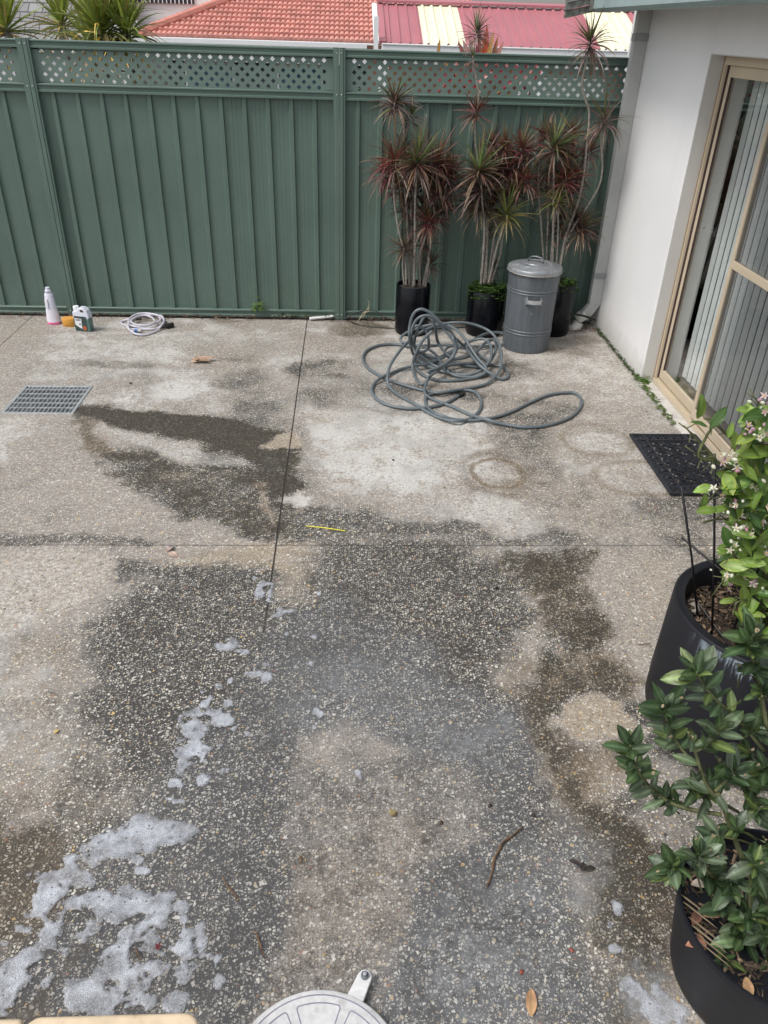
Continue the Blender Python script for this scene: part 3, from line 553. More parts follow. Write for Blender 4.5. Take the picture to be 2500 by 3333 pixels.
bp = N(nt, 'Bump', i_Strength=.5, i_Distance=.003); L.new(vo.outputs['Distance'], bp.inputs['Height']); L.new(bp.outputs[0], p.inputs['Normal']); M['foam'] = m
foam = foam_mesh(-1.35, 1.0, .95, 3.5).build('soap_foam', M['foam'], smooth=True)
tag(foam, 'greyish white patches of soap foam drying on the wet paving at lower left', 'foam', kind='stuff')

# ------------------------------------------------------------------ wider ground
def sheet(name, x0, x1, y0, y1, z, mat):
    o = MB().add([(x0, y0, z), (x1, y0, z), (x1, y1, z), (x0, y1, z)], [(0, 1, 2, 3)]).build(name, mat); tag(o, kind='structure'); return o
M['earth'] = simple('earth', (.10, .085, .065), .95, var=.5, scale=9, bump=1, bscale=40)
sheet('ground', -150, 150, -60, 260, -.32, M['earth'])
M['outerconc'] = simple('plain_paving', (.28, .265, .245), .85, var=.25, scale=30)
o = MB()
o.box((-8, -3, -.3), (-3.9, YF-.06, -.004)); o.box((-3.9, -3, -.3), (XW, .7, -.004)); ob = o.build('outer_paving', M['outerconc']); tag(ob, kind='structure')
o = MB(); o.box((-8, YF-.06, -.3), (XW, YF+12, -.012)); ob = o.build('soil_strip', M['soil']); tag(ob, kind='structure')
# drain pit under the grate
dp = MB()
for a, b in (((DX0-.02, DY0-.02, -.20), (DX1+.02, DY1+.02, -.13)), ((DX0-.04, DY0-.04, -.3), (DX0, DY1+.04, -.002)), ((DX1, DY0-.04, -.3), (DX1+.04, DY1+.04, -.002)), ((DX0, DY1, -.3), (DX1, DY1+.04, -.002)), ((DX0, DY0-.04, -.3), (DX1, DY0, -.002))): dp.box(a, b)
gr = empty('drain_grate', ((DX0+DX1)/2, (DY0+DY1)/2, 0), label='square galvanised steel drain grate set flush in the paving at the left edge', cat='drain grate')
dp.build('pit', M['pit'], gr)
g = MB(); w_ = .022
for a, b in (((DX0, DY0, -.02), (DX0+w_, DY1, .006)), ((DX1-w_, DY0, -.02), (DX1, DY1, .006)), ((DX0+w_, DY0, -.02), (DX1-w_, DY0+w_, .006)), ((DX0+w_, DY1-w_, -.02), (DX1-w_, DY1, .006))): g.box(a, b)
bevel(g.build('frame', M['steel'], gr), .002)
x = DX0+w_+.012
while x < DX1-w_-.005:
    b = MB(); b.box((x, DY0+w_, -.030), (x+.006, DY1-w_, .002)); b.build('bearing_bar', M['steel'], gr); x += .0285
for k in range(1, 6):
    y = DY0+w_+(DY1-DY0-2*w_)*(k-.0)/5.6
    b = MB(); b.box((DX0+w_, y-.005, -.006), (DX1-w_, y+.005, .0045)); b.build('cross_rod', M['steel'], gr)

# ------------------------------------------------------------------ fence
def fz(v, u=1105): return gy(u, v, YF).z
ZT = 2.104; ZTR = fz(185); ZL0 = fz(298); ZM0 = fz(325); ZB1 = .074; ZB0 = .010
PX = [-4.80, -2.433, -.0665, 2.30]
fence = empty('fence', (-.08, YF, 0), label='tall green steel fence of ribbed sheets topped by a strip of diamond lattice', cat='fence')
def rail(x0, x1, z0, z1, name):
    h = z1-z0
    pr = [(0, z0), (-.030, z0), (-.030, z0+h*.22), (-.018, z0+h*.34), (-.018, z0+h*.66), (-.030, z0+h*.78), (-.030, z1-.004), (-.026, z1), (.03, z1), (.03, z0)]
    b = MB(); b.prism(pr, x0, x1, lambda a, c, d: Vector((d, YF+a, c))); b.build(name, M['green'] if name != 'top_rail' else M['green'], fence)
for i in range(3):
    x0, x1 = PX[i]+.047, PX[i+1]-.047
    rail(x0, x1, ZTR, ZT, 'top_rail'); rail(x0, x1, ZM0, ZL0, 'middle_rail'); rail(x0, x1, ZB0, ZB1, 'bottom_rail')
    # ribbed sheet
    s = MB(); pts = [(x0, 0)]; x = x0+.10 if i else x0+.06
    while x < x1-.05:
        pts += [(x-.024, 0), (x-.014, -.020), (x+.014, -.020), (x+.020, 0)]
        for dx in (.05, .082, .115):
            if x+dx+.004 < x1 and i == 2 or (i == 1 and x > x1-1.0): pts += [(x+dx, 0), (x+dx+.002, .0015), (x+dx+.004, 0)]
        x += .184
    pts = sorted(set(pts)); pts.append((x1, 0)); n = len(pts)
    vs = [(a, YF+.012+b, z) for z in (ZB0+.02, ZM0+.01) for a, b in pts]; s.add(vs, [(k, k+1, n+k+1, n+k) for k in range(n-1)])
    o = s.build('ribbed_sheet', M['green'], fence); md = o.modifiers.new('sol', 'SOLIDIFY'); md.thickness = .0015; md.offset = 1
    # lattice: sheet punched with diamonds
    l = MB(); pw, ph = .0395, (ZTR-ZL0-.012)/6.0; zz = ZL0+.004; X0 = x0+.045; nc = int((x1-.045-X0)/pw); X0 = (x0+x1)/2-nc*pw/2; hx, hy = pw*.47, ph*.47
    for c_ in range(nc):
        for r_ in range(6):
            ax, az_ = X0+c_*pw, zz+r_*ph; bx, bz = ax+pw, az_+ph; cx, cz = (ax+bx)/2, (az_+bz)/2
            V = [(ax, YF+.004, az_), (bx, YF+.004, az_), (bx, YF+.004, bz), (ax, YF+.004, bz)]
            if (c_+r_) % 2:
                V += [(cx, YF+.004, cz-hy), (cx+hx, YF+.004, cz), (cx, YF+.004, cz+hy), (cx-hx, YF+.004, cz)]
                l.add(V, [(0, 1, 4), (1, 5, 4), (1, 2, 5), (2, 6, 5), (2, 3, 6), (3, 7, 6), (3, 0, 7), (0, 4, 7)])
            else: l.add(V, [(0, 1, 2, 3)])
    for a, b in ((x0, X0), (X0+nc*pw, x1)): l.add([(a, YF+.004, ZL0), (b, YF+.004, ZL0), (b, YF+.004, ZTR), (a, YF+.004, ZTR)], [(0, 1, 2, 3)])
    l.add([(x0, YF+.004, ZTR-.010), (x1, YF+.004, ZTR-.010), (x1, YF+.004, ZTR+.01), (x0, YF+.004, ZTR+.01)], [(0, 1, 2, 3)])
    l.add([(x0, YF+.004, ZL0-.01), (x1, YF+.004, ZL0-.01), (x1, YF+.004, ZL0+.004), (x0, YF+.004, ZL0+.004)], [(0, 1, 2, 3)])
    o = l.build('lattice_panel', M['lattice'], fence); md = o.modifiers.new('sol', 'SOLIDIFY'); md.thickness = .006; md.offset = 1
for x in PX[:3]:
    b = MB()
    for s_ in (-1, 1):
        pr = [(s_*.002, -.046), (s_*.030, -.046), (s_*.034, -.040), (s_*.047, -.040), (s_*.047, .04), (s_*.002, .04)]
        b.prism(pr if s_ > 0 else pr[::-1], -.02, ZT+.006, lambda a, c, d: Vector((x+a, YF+c, d)))
    po = b.build('post', M['green'], fence)
    for s_ in (-1, 1):
        for z in (ZT-.03, ZL0-.02, ZB1-.03):
            sc = MB(); sc.lathe([(0, .005), (.004, .004), (.006, 0)], 8, (x+s_*.018, YF-.046, z), M=Matrix.Rotation(R(90), 3, 'X')); sc.build('screw', M['steel'], po)

# leaf litter under the fence
lit = MB()
for k in range(1500):
    x = random.uniform(-4, XW-.1); y = YF-.065+random.gauss(.03, .025); z = random.uniform(0, .022)
    L_ = random.uniform(.012, .05); W_ = L_*random.uniform(.1, .5); an = random.uniform(0, 6.28)
    c = random.choice([(.10, .06, .035), (.16, .10, .06), (.06, .035, .02), (.28, .2, .13), (.05, .03, .025), (.09, .05, .045)])
    d = Vector((math.cos(an), math.sin(an), random.uniform(-.3, .3))); s_ = Vector((-d.y, d.x, random.uniform(-.6, .6)))
    p0 = Vector((x, y, z+.006)); lit.add([p0-d*L_/2, p0+s_*W_/2, p0+d*L_/2, p0-s_*W_/2], [(0, 1, 2, 3)], [c]*4)
tag(lit.build('leaf_litter', M['chip']), 'brown leaf litter and twigs gathered along the foot of the fence', 'leaf litter', kind='stuff')

# ------------------------------------------------------------------ house on the right
YD = 5.500           # far side of the door opening
ZH = 2.168           # head of the opening
house = empty('white_house', (XW, 6, 0), label='white rendered house wall with eave, downpipe and sliding glass door on the right', cat='house')
wl = MB(); T_ = .25
wl.box((XW, YD, -.05), (XW+T_, YF+.25, 2.75)); wl.box((XW, .2, ZH), (XW+T_, YD, 2.75)); wl.box((XW, -2.5, -.05), (XW+T_, .2, 2.75))
bevel(wl.build('wall', M['white_wall'], house), .006)
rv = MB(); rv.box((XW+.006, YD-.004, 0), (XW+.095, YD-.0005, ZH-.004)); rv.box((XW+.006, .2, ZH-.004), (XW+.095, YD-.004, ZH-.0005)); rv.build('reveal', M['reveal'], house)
th_ = MB(); th_.box((XW-.012, .2, -.04), (XW+.13, YD-.005, .010)); bevel(th_.build('threshold', M['concrete_edge'], house), .004)
# eave: soffit, gutter, weathered end
XG = 1.825
ev = MB(); ev.box((XG+.11, -2.5, 2.422), (XW+.3, YF+.02, 2.44)); ev.build('soffit', M['pipe'], house)
gt = MB(); pr = [(XG+.11, 2.53), (XG+.11, 2.392), (XG+.02, 2.392), (XG, 2.412), (XG, 2.495), (XG-.012, 2.505), (XG-.012, 2.522), (XG+.004, 2.522), (XG+.004, 2.42), (XG+.1, 2.402), (XG+.1, 2.52)]
gt.prism(pr, -2.5, YF+.03, lambda a, c, d: Vector((a, d, c))); gt.build('gutter', M['gutter'], house)
rf = MB(); rf.add([(XG+.05, -2.5, 2.54), (XG+.05, YF+.03, 2.54), (XW+2.5, YF+.03, 3.3), (XW+2.5, -2.5, 3.3)], [(0, 3, 2, 1)])
M['ownroof'] = simple('house_roof', (.14, .14, .13), .8, var=.3, scale=14); o = rf.build('roof', M['ownroof'], house); md = o.modifiers.new('s', 'SOLIDIFY'); md.thickness = .04
bd = MB()
for k in range(5):
    z = 2.345+k*.052; sh = k*.012
    bd.prism([(1.635-sh*.2, z), (1.835, z+.045), (1.835, z+.093), (1.635-sh*.2, z+.048)], YF-.03-.012*k, YF-.005, lambda a, c, d: Vector((a, d, c)))
bd.box((1.813, YF-.10, 2.40), (1.90, YF-.02, 2.70))
bd.build('bargeboard', M['weathered'], house)
# downpipe
dpx0, dpx1, dpy0, dpy1 = XW-.102, XW-.002, 6.72, 6.79
d_ = MB(); d_.box((dpx0, dpy0, .215), (dpx1, dpy1, 2.42))
# offset foot
fn = lambda a, c, d: Vector((a, d, c))
d_.prism([(dpx0, .215), (dpx1, .215), (dpx1-.09, .07), (dpx0-.075, .11)], dpy0+.002, dpy1-.002, fn)
dp_ = bevel(d_.build('downpipe', M['pipe'], house), .004)
for z in (2.24, .47):
    b = MB(); b.box((dpx0-.005, dpy0-.006, z-.025), (dpx1+.001, dpy1, z+.025)); b.box((dpx1-.004, dpy0-.010, z-.018), (dpx1+.016, dpy0+.01, z+.018)); bevel(b.build('bracket', M['bracket'], dp_), .002)
b = MB(); A = Vector((dpx0-.045, 6.755, .10)); b.lathe([(.046, -.03), (.052, -.03), (.054, .01), (.054, .03), (.048, .035)], 20, A, M=Matrix.Rotation(R(-35), 3, 'Y')); 
b.lathe([(.075, .0), (.070, .022), (.050, .05), (.045, .09)], 20, (dpx0-.10, 6.73, -.03), M=Matrix.Rotation(R(22), 3, 'Y')); b.build('pipe_socket', M['pvc'], dp_, smooth=True, angle=40)

# sliding door
XD = XW+.095
door = MB()
door.box((XD, YD-.030, .012), (XD+.030, YD-.016, ZH-.005)); door.box((XD, .2, ZH-.055), (XD+.035, YD-.030, ZH-.005))
fr = bevel(door.build('sliding_door', M['cream'], house), .003)
b = MB(); b.box((XD-.002, YD-.016, .012), (XD+.05, YD-.0045, ZH-.005)); b.build('outer_channel', M['brown'], fr)
b = MB(); b.box((XD-.012, .2, .011), (XD+.08, YD-.032, .036)); b.box((XD-.010, .2, .036), (XD-.004, YD-.032, .046)); b.box((XD+.026, .2, .036), (XD+.029, YD-.032, .048)); bevel(b.build('sill_track', M['cream'], fr), .002)
YS = 4.752
# fixed leaf (far) and sliding screen leaf (near)
lf = MB(); lf.box((XD+.030, YD-.078, .05), (XD+.052, YD-.040, ZH-.055)); lf.box((XD+.030, YS+.028, .05), (XD+.052, YD-.078, .12)); lf.box((XD+.030, YS+.028, ZH-.12), (XD+.052, YD-.078, ZH-.055)); lf.box((XD+.030, YS-.012, .05), (XD+.052, YS+.022, ZH-.055))
lfo = bevel(lf.build('glass_leaf', M['cream'], fr), .003)
b = MB(); b.box((XD+.034, YD-.078-.004, .12), (XD+.048, YD-.078, ZH-.12)); b.box((XD+.02, YD-.040, .05), (XD+.045, YD-.030, ZH-.055)); b.build('seal', M['seam'], lfo)
b = MB(); b.add([(XD+.041, YS+.028, .12), (XD+.041, YD-.078, .12), (XD+.041, YD-.078, ZH-.12), (XD+.041, YS+.028, ZH-.12)], [(0, 1, 2, 3)]); b.build('pane', M['glass'], lfo)
sf = MB(); sf.box((XD+.004, YS-.030, .05), (XD+.024, YS+.006, ZH-.055)); sf.box((XD+.004, 3.45, .05), (XD+.024, YS-.030, .12)); sf.box((XD+.004, 3.45, 1.058), (XD+.028, YS-.030, 1.106)); sf.box((XD+.004, 3.45, ZH-.15), (XD+.024, YS-.030, ZH-.08)); sf.box((XD+.008, 3.40, .05), (XD+.035, 3.45, ZH-.08))
sfo = bevel(sf.build('screen_leaf', M['cream'], fr), .003)
b = MB(); b.add([(XD+.014, 3.45, .12), (XD+.014, YS-.030, .12), (XD+.014, YS-.030, ZH-.12), (XD+.014, 3.45, ZH-.12)], [(0, 1, 2, 3)]); b.build('fly_screen', M['screen'], sfo)
gl = MB(); gl.box((XD+.030, 3.5, .05), (XD+.052, YS-.02, .12)); gl.box((XD+.030, 3.5, ZH-.12), (XD+.052, YS-.02, ZH-.055)); gl.box((XD+.030, 3.42, .05), (XD+.052, 3.5, ZH-.055)); gl2 = gl.build('glass_leaf', M['cream'], fr)
b = MB(); b.add([(XD+.041, 2.4, .12), (XD+.041, YS-.02, .12), (XD+.041, YS-.02, ZH-.12), (XD+.041, 2.4, ZH-.12)], [(0, 1, 2, 3)]); b.build('pane', M['glass'], gl2)
# etched lettering on the pane
cu = bpy.data.curves.new('lettering', 'FONT'); cu.body = 'SECURO'; cu.size = .060; cu.extrude = .0002; cu.offset = -.003; cu.space_character = 1.25
to = bpy.data.objects.new('tmp', cu); scene.collection.objects.link(to); bpy.context.view_layer.update()
tm = bpy.data.meshes.new_from_object(to.evaluated_get(bpy.context.evaluated_depsgraph_get())); bpy.data.objects.remove(to)
tp = gx(2285, 790, XD+.069)
lo = bpy.data.objects.new('lettering', tm); scene.collection.objects.link(lo); tm.materials.append(M['text']); lo.parent = lfo; lo.location = Vector((XD+.0385, 5.36, 1.16))-parent_world(lfo); lo.rotation_euler = (R(90), 0, R(-90))
# room behind
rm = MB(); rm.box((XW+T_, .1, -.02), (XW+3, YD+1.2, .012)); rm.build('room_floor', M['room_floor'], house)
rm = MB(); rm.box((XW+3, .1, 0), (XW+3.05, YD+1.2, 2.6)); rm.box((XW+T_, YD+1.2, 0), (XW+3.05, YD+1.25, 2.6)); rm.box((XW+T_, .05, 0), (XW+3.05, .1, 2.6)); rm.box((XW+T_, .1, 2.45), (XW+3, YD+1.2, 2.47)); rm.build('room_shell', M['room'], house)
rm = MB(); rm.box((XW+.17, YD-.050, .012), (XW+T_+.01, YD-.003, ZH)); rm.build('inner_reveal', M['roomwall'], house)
# vertical blind hanging inside: each slat a part
bl = empty('vertical_blind', (XW+.30, 4.5, 2.12), label='pale grey vertical blind slats hanging behind the sliding door glass', cat='blind')
b = MB(); b.box((XW+.285, 2.4, 2.12), (XW+.325, YD-.1, 2.16)); b.build('headrail', M['white'], bl)
y = 5.425; k = 0
while y > 2.3:
    if True:
        an = R(random.uniform(-5, 1)); s_ = MB(); hx_, hy_ = .0345*math.sin(an), .0345*math.cos(an); cx = XW+.305; z0 = .05+random.uniform(0, .012)
        pts = [(cx-hx_, y-hy_), (cx+.006, y-hy_*.3), (cx+.006, y+hy_*.3), (cx+hx_, y+hy_)]
        s_.add([(a, c, z) for z in (z0, 2.115) for a, c in pts], [(0, 1, 5, 4), (1, 2, 6, 5), (2, 3, 7, 6)]); o = s_.build('slat', M['blind'], bl); md = o.modifiers.new('s', 'SOLIDIFY'); md.thickness = .0012
    y -= .0865; k += 1

# ------------------------------------------------------------------ leaves
def blade(mb, p, d, L_, W_, droop, col, tipcol=None, seg=5, roll=None):
    d = d.normalized(); s_ = d.cross(Vector((0, 0, 1)))
    if s_.length < .05: s_ = Vector((1, 0, 0))
    s_.normalize(); roll = random.uniform(-.7, .7) if roll is None else roll
    up = s_.cross(d); s_ = s_*math.cos(roll)+up*math.sin(roll)
    vs = []; cs = []; q = Vector(p)
    for i in range(seg+1):
        t = i/seg; w_ = W_*(.55+.45*min(1, t*4))*(1-t**2.2)+.0006
        if i == seg: w_ = .0006
        n_ = d.cross(s_).normalized()
        vs += [q-s_*w_/2, q+n_*w_*.12, q+s_*w_/2]; c = col if not tipcol else tuple(col[j]*(1-t)+tipcol[j]*t for j in range(3)); cs += [tuple(x*.8 for x in c), c, tuple(x*.8 for x in c)]
        q = q+d*(L_/seg); d = (d+Vector((0, 0, -1))*droop*(t+.3)/seg).normalized(); s_ = (s_-d*s_.dot(d)).normalized()
    fs = []
    for i in range(seg): a = i*3; fs += [(a, a+1, a+4, a+3), (a+1, a+2, a+5, a+4)]
    mb.add(vs, fs, cs)
def rosette(mb, c, rad, n, kind, W_=.011, axis=Vector((0, 0, 1))):
    hd_, gap, lean = random.uniform(.55, 1.5), random.uniform(0, 6.28), Vector((random.gauss(0, .22), random.gauss(0, .2), 0))
    for i in range(n):
        if kind != 'yucca' and math.cos(i*2.39996-gap) > .55 and random.random() < .5: continue
        t = (i+.5)/n; e = math.asin(max(-1, min(1, 1.0-1.55*t)))+random.gauss(0, .24); a = i*2.39996+random.uniform(-.6, .6)
        d = (Vector((math.cos(a)*math.cos(e), math.sin(a)*math.cos(e), math.sin(e)))+lean).normalized()
        old = t
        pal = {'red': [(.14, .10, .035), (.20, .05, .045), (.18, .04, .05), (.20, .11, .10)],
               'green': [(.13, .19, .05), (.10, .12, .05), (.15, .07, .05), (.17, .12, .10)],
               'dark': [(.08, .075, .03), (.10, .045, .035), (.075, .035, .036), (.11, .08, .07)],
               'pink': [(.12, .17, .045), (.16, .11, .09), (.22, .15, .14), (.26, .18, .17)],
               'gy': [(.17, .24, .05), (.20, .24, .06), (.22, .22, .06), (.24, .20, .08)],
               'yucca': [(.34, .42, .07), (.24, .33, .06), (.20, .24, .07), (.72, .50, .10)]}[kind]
        k = min(3, int(old*3.4+random.random()*.9)); 
        if random.random() < .15: k = random.randrange(4)
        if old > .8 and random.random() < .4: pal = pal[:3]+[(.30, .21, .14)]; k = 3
        col = pal[k]; f = random.uniform(.75, 1.3); col = tuple(x*f for x in col)
        tip = tuple(x*.8+.02 for x in col) if random.random() < .7 else (.25, .16, .09)
        blade(mb, c+d*.012+Vector((0, 0, -.05*old)), d, rad*random.uniform(.55, 1.15), W_*random.uniform(.7, 1.25), (.3+2.4*old*random.uniform(.2, 1.5))*hd_, col, tip)
def broad(mb, p, d, nrm, L_, W_, col, rib, edge=None, curl=.35, seg=6):
    d = d.normalized(); s_ = d.cross(nrm)
    if s_.length < .1: s_ = d.orthogonal()
    s_.normalize(); n_ = s_.cross(d).normalized(); q = Vector(p); vs = []; cs = []; fold = random.uniform(.05, .30); wav = random.uniform(0, 6)
    for i in range(seg+1):
        t = i/seg; w_ = W_*math.sin(math.pi*min(1, (t*.94+.03)))**.8*(1.0-.22*t); e = edge if edge else col
        if i == seg: w_ = .001
        ml = tuple(col[j]*random.uniform(.92, 1.08) for j in range(3)); tipmix = (.75*t if edge else 0); oc = tuple(col[j]*(1-tipmix)+e[j]*tipmix for j in range(3))
        wv = math.sin(t*7+wav)*.05*W_
        vs += [q-s_*w_/2+n_*(fold*w_*.5+wv), q-s_*w_/4+n_*fold*w_*.22, q, q+s_*w_/4+n_*fold*w_*.22, q+s_*w_/2+n_*(fold*w_*.5-wv)]; cs += [oc, ml, rib, ml, oc]
        q = q+d*(L_/seg); ang = -curl/seg*(.5+t); d, n_ = (d*math.cos(ang)+n_*math.sin(ang)).normalized(), (n_*math.cos(ang)-d*math.sin(ang)).normalized()
    fs = []
    for i in range(seg):
        a = i*5; fs += [(a+k, a+k+1, a+k+6, a+k+5) for k in range(4)]
    mb.add(vs, fs, cs)

# ------------------------------------------------------------------ potted dracaenas
def z3(x, y): return (1150+x/1.746, 350+y/1.746)
def z2(x, y): return (1150+x/1.746, y/1.746)
def pot_cyl(parent, x, y, r_, h, mat, thick=.012):
    b = MB(); b.lathe([(r_-.03, 0), (r_-.008, .004), (r_, .03), (r_, h-.006), (r_-.004, h), (r_-thick, h), (r_-thick-.002, h-.05)], 48, (x, y, 0)); return b.build('pot', mat, parent, smooth=True, angle=50)
def dracaena(label, x, y, r_, h, heads, trunks, clover=0):
    root = empty('potted_dracaena', (x, y, 0), label=label, cat='potted plant', group='potted dracaenas by the fence')
    pot_cyl(root, x, y, r_, h, M['black_pot'])
    s_ = MB(); s_.lathe([(0, h-.02), (r_*.5, h-.018), (r_-.014, h-.03)], 32, (x, y, 0)); s_.build('soil', M['soil'], root, smooth=True)
    for (u, v), R_, dy, kind, n, *wd in heads:
        c = gy(u, v, y+dy); mb = MB(); rad = R_/CAM_F*(c-O).dot(FW)
        rosette(mb, c, rad*1.36, int(n*1.6), kind, (wd[0] if wd else .010)*1.15); mb.build('leaf_head', M['leaf_thin'], root)
    for pts, rr, dy in trunks:
        P3 = []; m_ = len(pts)
        for i, (u, v) in enumerate(pts):
            t = i/(m_-1); P3.append(gy(u, v, y+dy*(.35+.65*t)))
        b = MB(); sp = spline(P3, 8); b.tube(sp, lambda t: rr*.88*(1.15-.35*t)*(1+.07*math.sin(t*170)), 8); b.build('trunk', M['bark'], root, smooth=True)
    if clover:
        mb = MB()
        for k in range(clover):
            a = random.uniform(0, 6.28); q = r_*math.sqrt(random.random())*1.12; p0 = Vector((x+q*math.cos(a), y+q*math.sin(a), h+random.uniform(-.02, .055)*(1 if random.random() < .6 else .4)-.05*(q > r_)))
            g_ = random.uniform(.35, 1.6); col = (.055*g_, .105*g_, .022*g_)
            for j in range(3):
                aa = a+j*2.1+random.random(); broad(mb, p0, Vector((math.cos(aa), math.sin(aa), .15)), Vector((0, 0, 1)), .020, .019, col, tuple(c*1.1 for c in col), curl=.2, seg=3)
        mb.build('clover', M['leaf'], root)
    return root
pA = (.561, 6.568)
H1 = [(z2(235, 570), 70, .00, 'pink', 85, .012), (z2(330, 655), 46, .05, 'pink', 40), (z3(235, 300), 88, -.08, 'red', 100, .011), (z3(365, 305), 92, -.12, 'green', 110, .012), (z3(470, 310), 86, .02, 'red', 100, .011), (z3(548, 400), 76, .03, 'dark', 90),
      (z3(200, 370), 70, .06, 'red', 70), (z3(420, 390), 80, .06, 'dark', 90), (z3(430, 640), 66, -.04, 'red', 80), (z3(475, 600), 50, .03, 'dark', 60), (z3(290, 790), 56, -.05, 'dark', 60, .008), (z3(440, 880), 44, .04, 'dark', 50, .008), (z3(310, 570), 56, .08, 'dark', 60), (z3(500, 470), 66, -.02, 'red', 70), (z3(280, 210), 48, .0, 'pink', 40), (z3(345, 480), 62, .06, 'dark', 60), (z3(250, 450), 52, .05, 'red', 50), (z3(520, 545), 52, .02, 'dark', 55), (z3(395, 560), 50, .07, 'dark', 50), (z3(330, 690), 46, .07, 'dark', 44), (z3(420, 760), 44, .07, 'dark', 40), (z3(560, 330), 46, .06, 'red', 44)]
T1 = [([z3(300, 1010), z3(295, 850), z3(255, 680), z3(232, 500), z3(235, 310)], .010, -.05), ([z3(320, 1020), z3(310, 700), z3(290, 400), z3(290, 130), z3(270, 30), z3(238, -30)], .011, .02), ([z3(345, 1020), z3(350, 800), z3(352, 520), z3(365, 310)], .011, -.10),
      ([z3(370, 1020), z3(385, 860), z3(400, 700), z3(405, 450), z3(408, 150), z3(418, 40)], .009, .06), ([z3(340, 1020), z3(355, 900), z3(400, 770), z3(432, 650)], .010, -.04), ([z3(395, 1020), z3(430, 840), z3(470, 620), z3(540, 410)], .011, .03), ([z3(290, 1010), z3(280, 900), z3(288, 800)], .008, -.04), ([z3(410, 1020), z3(425, 900), z3(470, 500), z3(470, 320)], .010, .02), ([z3(330, 1020), z3(335, 860), z3(330, 650), z3(305, 300), z3(282, 215)], .009, .05), ([z3(380, 1020), z3(380, 820), z3(440, 560), z3(498, 475)], .009, .0)]
dracaena('potted dracaena nearest the fence post, leftmost of the three, with reddish spiky heads', pA[0], pA[1], .146, .416, H1, T1)
pB = (1.192, 6.569)
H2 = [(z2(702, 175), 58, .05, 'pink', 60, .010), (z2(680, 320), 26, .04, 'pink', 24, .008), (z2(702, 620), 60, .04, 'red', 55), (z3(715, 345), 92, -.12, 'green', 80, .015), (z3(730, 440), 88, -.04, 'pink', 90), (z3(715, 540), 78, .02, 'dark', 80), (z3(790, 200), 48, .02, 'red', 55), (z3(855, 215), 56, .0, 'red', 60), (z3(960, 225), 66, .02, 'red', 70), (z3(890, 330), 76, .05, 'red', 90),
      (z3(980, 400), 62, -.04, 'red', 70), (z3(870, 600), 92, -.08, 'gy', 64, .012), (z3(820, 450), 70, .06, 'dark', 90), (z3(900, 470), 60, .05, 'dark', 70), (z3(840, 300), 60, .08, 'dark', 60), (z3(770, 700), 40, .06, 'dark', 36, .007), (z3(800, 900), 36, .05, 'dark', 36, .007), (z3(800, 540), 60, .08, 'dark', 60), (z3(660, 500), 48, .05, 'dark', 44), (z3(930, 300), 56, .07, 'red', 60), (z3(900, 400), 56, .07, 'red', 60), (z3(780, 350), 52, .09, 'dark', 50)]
T2 = [([z3(725, 1005), z3(738, 850), z3(745, 700), z3(735, 560), z3(718, 345)], .012, -.08), ([z3(745, 1005), z3(760, 800), z3(750, 560), z3(700, 250), z3(692, 100), z3(690, 60), z2(712, 560), z2(698, 440), z2(682, 340), z2(706, 185)], .010, .05), ([z3(770, 1000), z3(800, 860), z3(840, 700), z3(868, 600)], .011, -.06), ([z3(765, 1000), z3(790, 800), z3(850, 500), z3(955, 230)], .009, .03),
      ([z3(780, 1000), z3(830, 850), z3(860, 690), z3(975, 405)], .010, -.02), ([z3(755, 1000), z3(765, 700), z3(770, 400), z3(790, 210)], .008, .03), ([z3(790, 1000), z3(800, 760), z3(845, 450), z3(855, 225)], .009, .04), ([z3(740, 1000), z3(750, 900), z3(772, 700)], .007, .05)]
dracaena('middle potted dracaena with green clover at its base, just left of the metal bin', pB[0], pB[1], .157, .385, H2, T2, 420)
pC = (1.805, 6.60)
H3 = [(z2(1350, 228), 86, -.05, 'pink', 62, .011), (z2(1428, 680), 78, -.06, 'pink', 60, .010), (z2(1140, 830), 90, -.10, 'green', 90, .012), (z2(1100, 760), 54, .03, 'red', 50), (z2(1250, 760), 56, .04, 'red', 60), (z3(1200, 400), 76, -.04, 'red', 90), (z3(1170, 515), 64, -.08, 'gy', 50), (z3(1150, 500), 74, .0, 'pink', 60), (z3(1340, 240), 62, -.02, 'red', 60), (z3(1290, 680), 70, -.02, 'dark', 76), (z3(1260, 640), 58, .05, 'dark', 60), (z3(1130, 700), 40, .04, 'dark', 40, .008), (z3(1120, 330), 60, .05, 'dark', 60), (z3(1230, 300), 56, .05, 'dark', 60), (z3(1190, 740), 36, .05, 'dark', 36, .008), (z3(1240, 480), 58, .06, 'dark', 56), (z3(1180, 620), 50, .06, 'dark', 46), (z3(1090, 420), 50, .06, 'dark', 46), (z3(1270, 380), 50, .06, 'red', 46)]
T3 = [([z3(1115, 1000), z3(1125, 850), z3(1150, 600), z3(1195, 400)], .010, -.04), ([z3(1100, 1000), z3(1100, 800), z3(1115, 450), z3(1110, 250), z2(1105, 770)], .009, .03), ([z3(1165, 1000), z3(1200, 760), z3(1270, 560), z3(1310, 380), z3(1325, 230), z2(1342, 650), z2(1318, 560), z2(1300, 480), z2(1325, 350), z2(1350, 235)], .011, -.05),
      ([z3(1170, 1000), z3(1180, 850), z3(1240, 700), z3(1380, 480), z3(1415, 350), z3(1405, 200), z2(1410, 750), z2(1425, 685)], .009, -.03), ([z3(1090, 1000), z3(1070, 700), z3(1052, 450), z3(1058, 300), z2(1080, 780)], .008, .02), ([z3(1130, 1000), z3(1135, 700), z3(1140, 400), z2(1140, 840)], .010, -.08), ([z3(1155, 1000), z3(1180, 840), z3(1260, 740), z3(1288, 690)], .008, -.02), ([z3(1145, 1000), z3(1160, 800), z3(1165, 600), z3(1168, 520)], .008, -.06), ([z3(1320, 420), z3(1335, 330), z3(1342, 245)], .007, -.02)]
